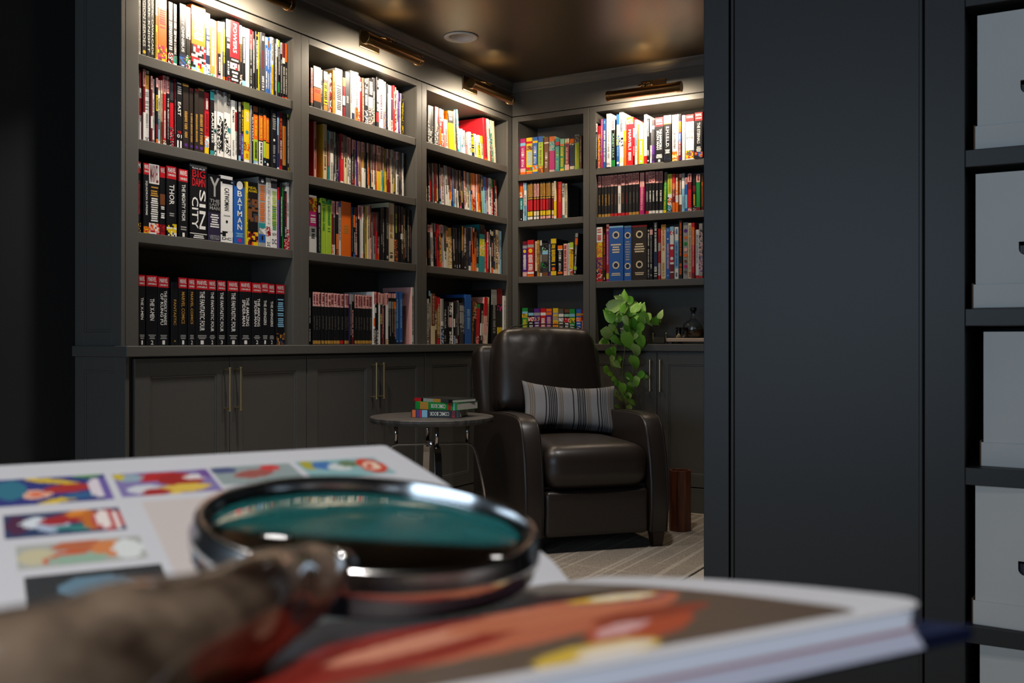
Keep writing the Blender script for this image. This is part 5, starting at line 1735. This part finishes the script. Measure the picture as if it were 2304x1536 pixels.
# page block under each half, with a red ribbon-thin edge line, and the hard cover
def under(sgn):
    T = 0.0085 if sgn > 0 else 0.0060; W_ = pw(sgn)
    seg = [sgn*W_*k/16 for k in range(15)]+[sgn*(W_-RC+RC*q) for q in (0.2,0.4,0.6,0.75,0.87,0.95,1.0)]
    blk = MB()
    lay = [(0.0, 0.45, hx('b9c3d6')), (0.45, 0.52, hx('b06a78')), (0.52, 1.0, hx('aab0c6'))]
    thick = lambda b_: T*(0.55+0.45*abs(b_)/PW)
    slope = lambda f: sgn*0.0065*f      # fore edge slants outwards below
    AE = lambda b_: edge(b_)
    for (f0, f1, cc) in lay:
        b_ = sgn*W_; z = page_z(b_)
        blk.face([(A0,b_+slope(f0),z-thick(b_)*f0-0.0002),(AE(b_),b_+slope(f0),z-thick(b_)*f0-0.0002),(AE(b_),b_+slope(f1),z-thick(b_)*f1),(A0,b_+slope(f1),z-thick(b_)*f1)], cc)
        for ef in (lambda q: A0, AE):
            for k in range(len(seg)-1):
                b0, b1 = seg[k], seg[k+1]; last = k == len(seg)-2; ex0 = slope(f0)*last; ex1 = slope(f1)*last
                blk.face([(ef(b0),b0,page_z(b0)-thick(b0)*f0-0.0002),(ef(b1),b1+ex0,page_z(b1)-thick(b1)*f0-0.0002),(ef(b1),b1+ex1,page_z(b1)-thick(b1)*f1),(ef(b0),b0,page_z(b0)-thick(b0)*f1)], hx('b9c3d6') if ef is not AE else cc)
    blk.build('page_block', M['paper'], bo, fix=False)
    cv = MB(); ovh = 0.003; ce = lambda q: A1-0.0080*abs(q)/W_+0.0025; seg2 = seg[1:]+[sgn*(W_+0.004)]
    for k in range(len(seg2)-1):
        b0, b1 = seg2[k], seg2[k+1]
        z0, z1 = [-(HG-RISE*abs(q)/PW)-thick(q)-0.0010+0.002 for q in (b0, b1)]
        th_ = 0.003
        cv.raw([(A0-ovh,b0,z0-th_),(ce(b0),b0,z0-th_),(ce(b1),b1,z1-th_),(A0-ovh,b1,z1-th_),(A0-ovh,b0,z0),(ce(b0),b0,z0),(ce(b1),b1,z1),(A0-ovh,b1,z1)],
               [(3,2,1,0),(4,5,6,7),(0,1,5,4),(1,2,6,5),(2,3,7,6),(3,0,4,7)], hx('1c2446'))
    cv.build('hard_cover', M['print'], bo)
under(1); under(-1)
sp = MB(); sp.box(A0-0.006, A1+0.006, -0.013, 0.013, -0.0965, -0.0935, hx('1c2446')); sp.build('spine', M['print'], bo)

# magnifying glass: plane fitted to how it lies, raised by its thick handle
mc = (-0.042, 0.290, 0.0525)                       # X, D, depth below the camera
C0 = cw(mc[0], mc[1], CAM.z-mc[2])
ex = (RIGHT*1.0+Vector((0,0,-0.098))).normalized()        # falls to the right
ey = (FWD*1.0+Vector((0,0,0.085))).normalized()           # rises away from the camera
ez = ex.cross(ey).normalized(); ey = ez.cross(ex)
mg = empty('magnifying_glass'); mg.matrix_world = Matrix.Translation(C0) @ Matrix((ex, ey, ez)).transposed().to_4x4()
tag(mg, 'round magnifying glass with a chrome rim and horn handle lying on the open book', 'magnifying glass')
RO = 0.0500
MB().lathe([(RO-0.0022,0.0),(RO-0.0008,0.0006),(RO,-0.0006),(RO-0.0002,-0.0030),(RO+0.0010,-0.0045),(RO+0.0010,-0.0075),(RO-0.0002,-0.0088),(RO,-0.0112),(RO-0.0012,-0.0122),(RO-0.0026,-0.0115),(RO-0.0030,-0.0080),(RO-0.0030,-0.0030),(RO-0.0022,0.0)], 96).build('rim', M['polish'], mg, smooth=True)
lp = []
rr = RO-0.0030; bul = 0.0024
top = [(rr*math.sin(math.pi/2*k/12), -0.0042+bul*math.cos(math.pi/2*k/12)) for k in range(13)]
bot = [(rr*math.sin(math.pi/2*k/12), -0.0056-bul*math.cos(math.pi/2*k/12)) for k in range(12, -1, -1)]
MB().lathe(top+bot, 96).build('lens', M['lens'], mg, smooth=True)
# handle: ferrule then swelling horn, in camera plan coordinates
inv = mg.matrix_world.inverted()
hp = [(790,1268,0.2465,0.0032),(768,1275,0.2445,0.0046),(748,1279,0.2425,0.0049),(700,1298,0.229,0.0069),(650,1326,0.216,0.0088),(575,1365,0.199,0.0104),(470,1416,0.182,0.0120),(340,1468,0.168,0.0130),(200,1520,0.157,0.0138),(60,1566,0.149,0.0142),(-120,1620,0.143,0.0130),(-260,1660,0.140,0.0090),(-330,1680,0.139,0.0020)]
P_, R_ = [], []
for (px, py, D, r_) in hp:
    P_.append(inv @ (CAM + ray(px, py)*D)); R_.append(r_)
MB().tube(P_[:3], R_[:3], 20).build('ferrule', M['polish'], mg, smooth=True)
# resample the horn smoothly
def catm(P_, R_, n):
    oP, oR = [], []
    for i in range(len(P_)-1):
        p0, p1, p2, p3 = P_[max(i-1,0)], P_[i], P_[i+1], P_[min(i+2,len(P_)-1)]
        q0, q1, q2, q3 = R_[max(i-1,0)], R_[i], R_[i+1], R_[min(i+2,len(R_)-1)]
        for k in range(n):
            t_ = k/n
            f = lambda a, b, c, d: 0.5*((2*b)+(c-a)*t_+(2*a-5*b+4*c-d)*t_*t_+(3*b-a-3*c+d)*t_**3)
            oP.append(Vector([f(p0[j],p1[j],p2[j],p3[j]) for j in range(3)])); oR.append(max(0.0008, f(q0,q1,q2,q3)))
    oP.append(P_[-1]); oR.append(R_[-1])
    return oP, oR
hP, hR = catm(P_[2:], R_[2:], 8)
hb = MB(); hb.tube(hP, hR, 32)
for i in range(len(hb.v)):      # uneven carved surface
    ring = i//32; j = i % 32
    c_ = hP[ring]; v_ = Vector(hb.v[i])-c_
    k_ = 1+0.08*math.sin(2*j*2*math.pi/32+ring*0.07)+0.06*math.sin(3*j*2*math.pi/32+ring*0.13)+0.05*math.sin(ring*0.33+j*0.2)
    hb.v[i] = tuple(c_+v_*k_)
M['horn'] = mat('polished_horn', (0.16, 0.10, 0.065, 1), 0.10, spec=0.9)
add_noise_color(M['horn'], (0.022,0.012,0.008,1), (0.27,0.20,0.145,1), 55, 4, stretch=(1,1,1), lo=0.36, hi=0.66)
hb.build('horn_handle', M['horn'], mg, smooth=True)
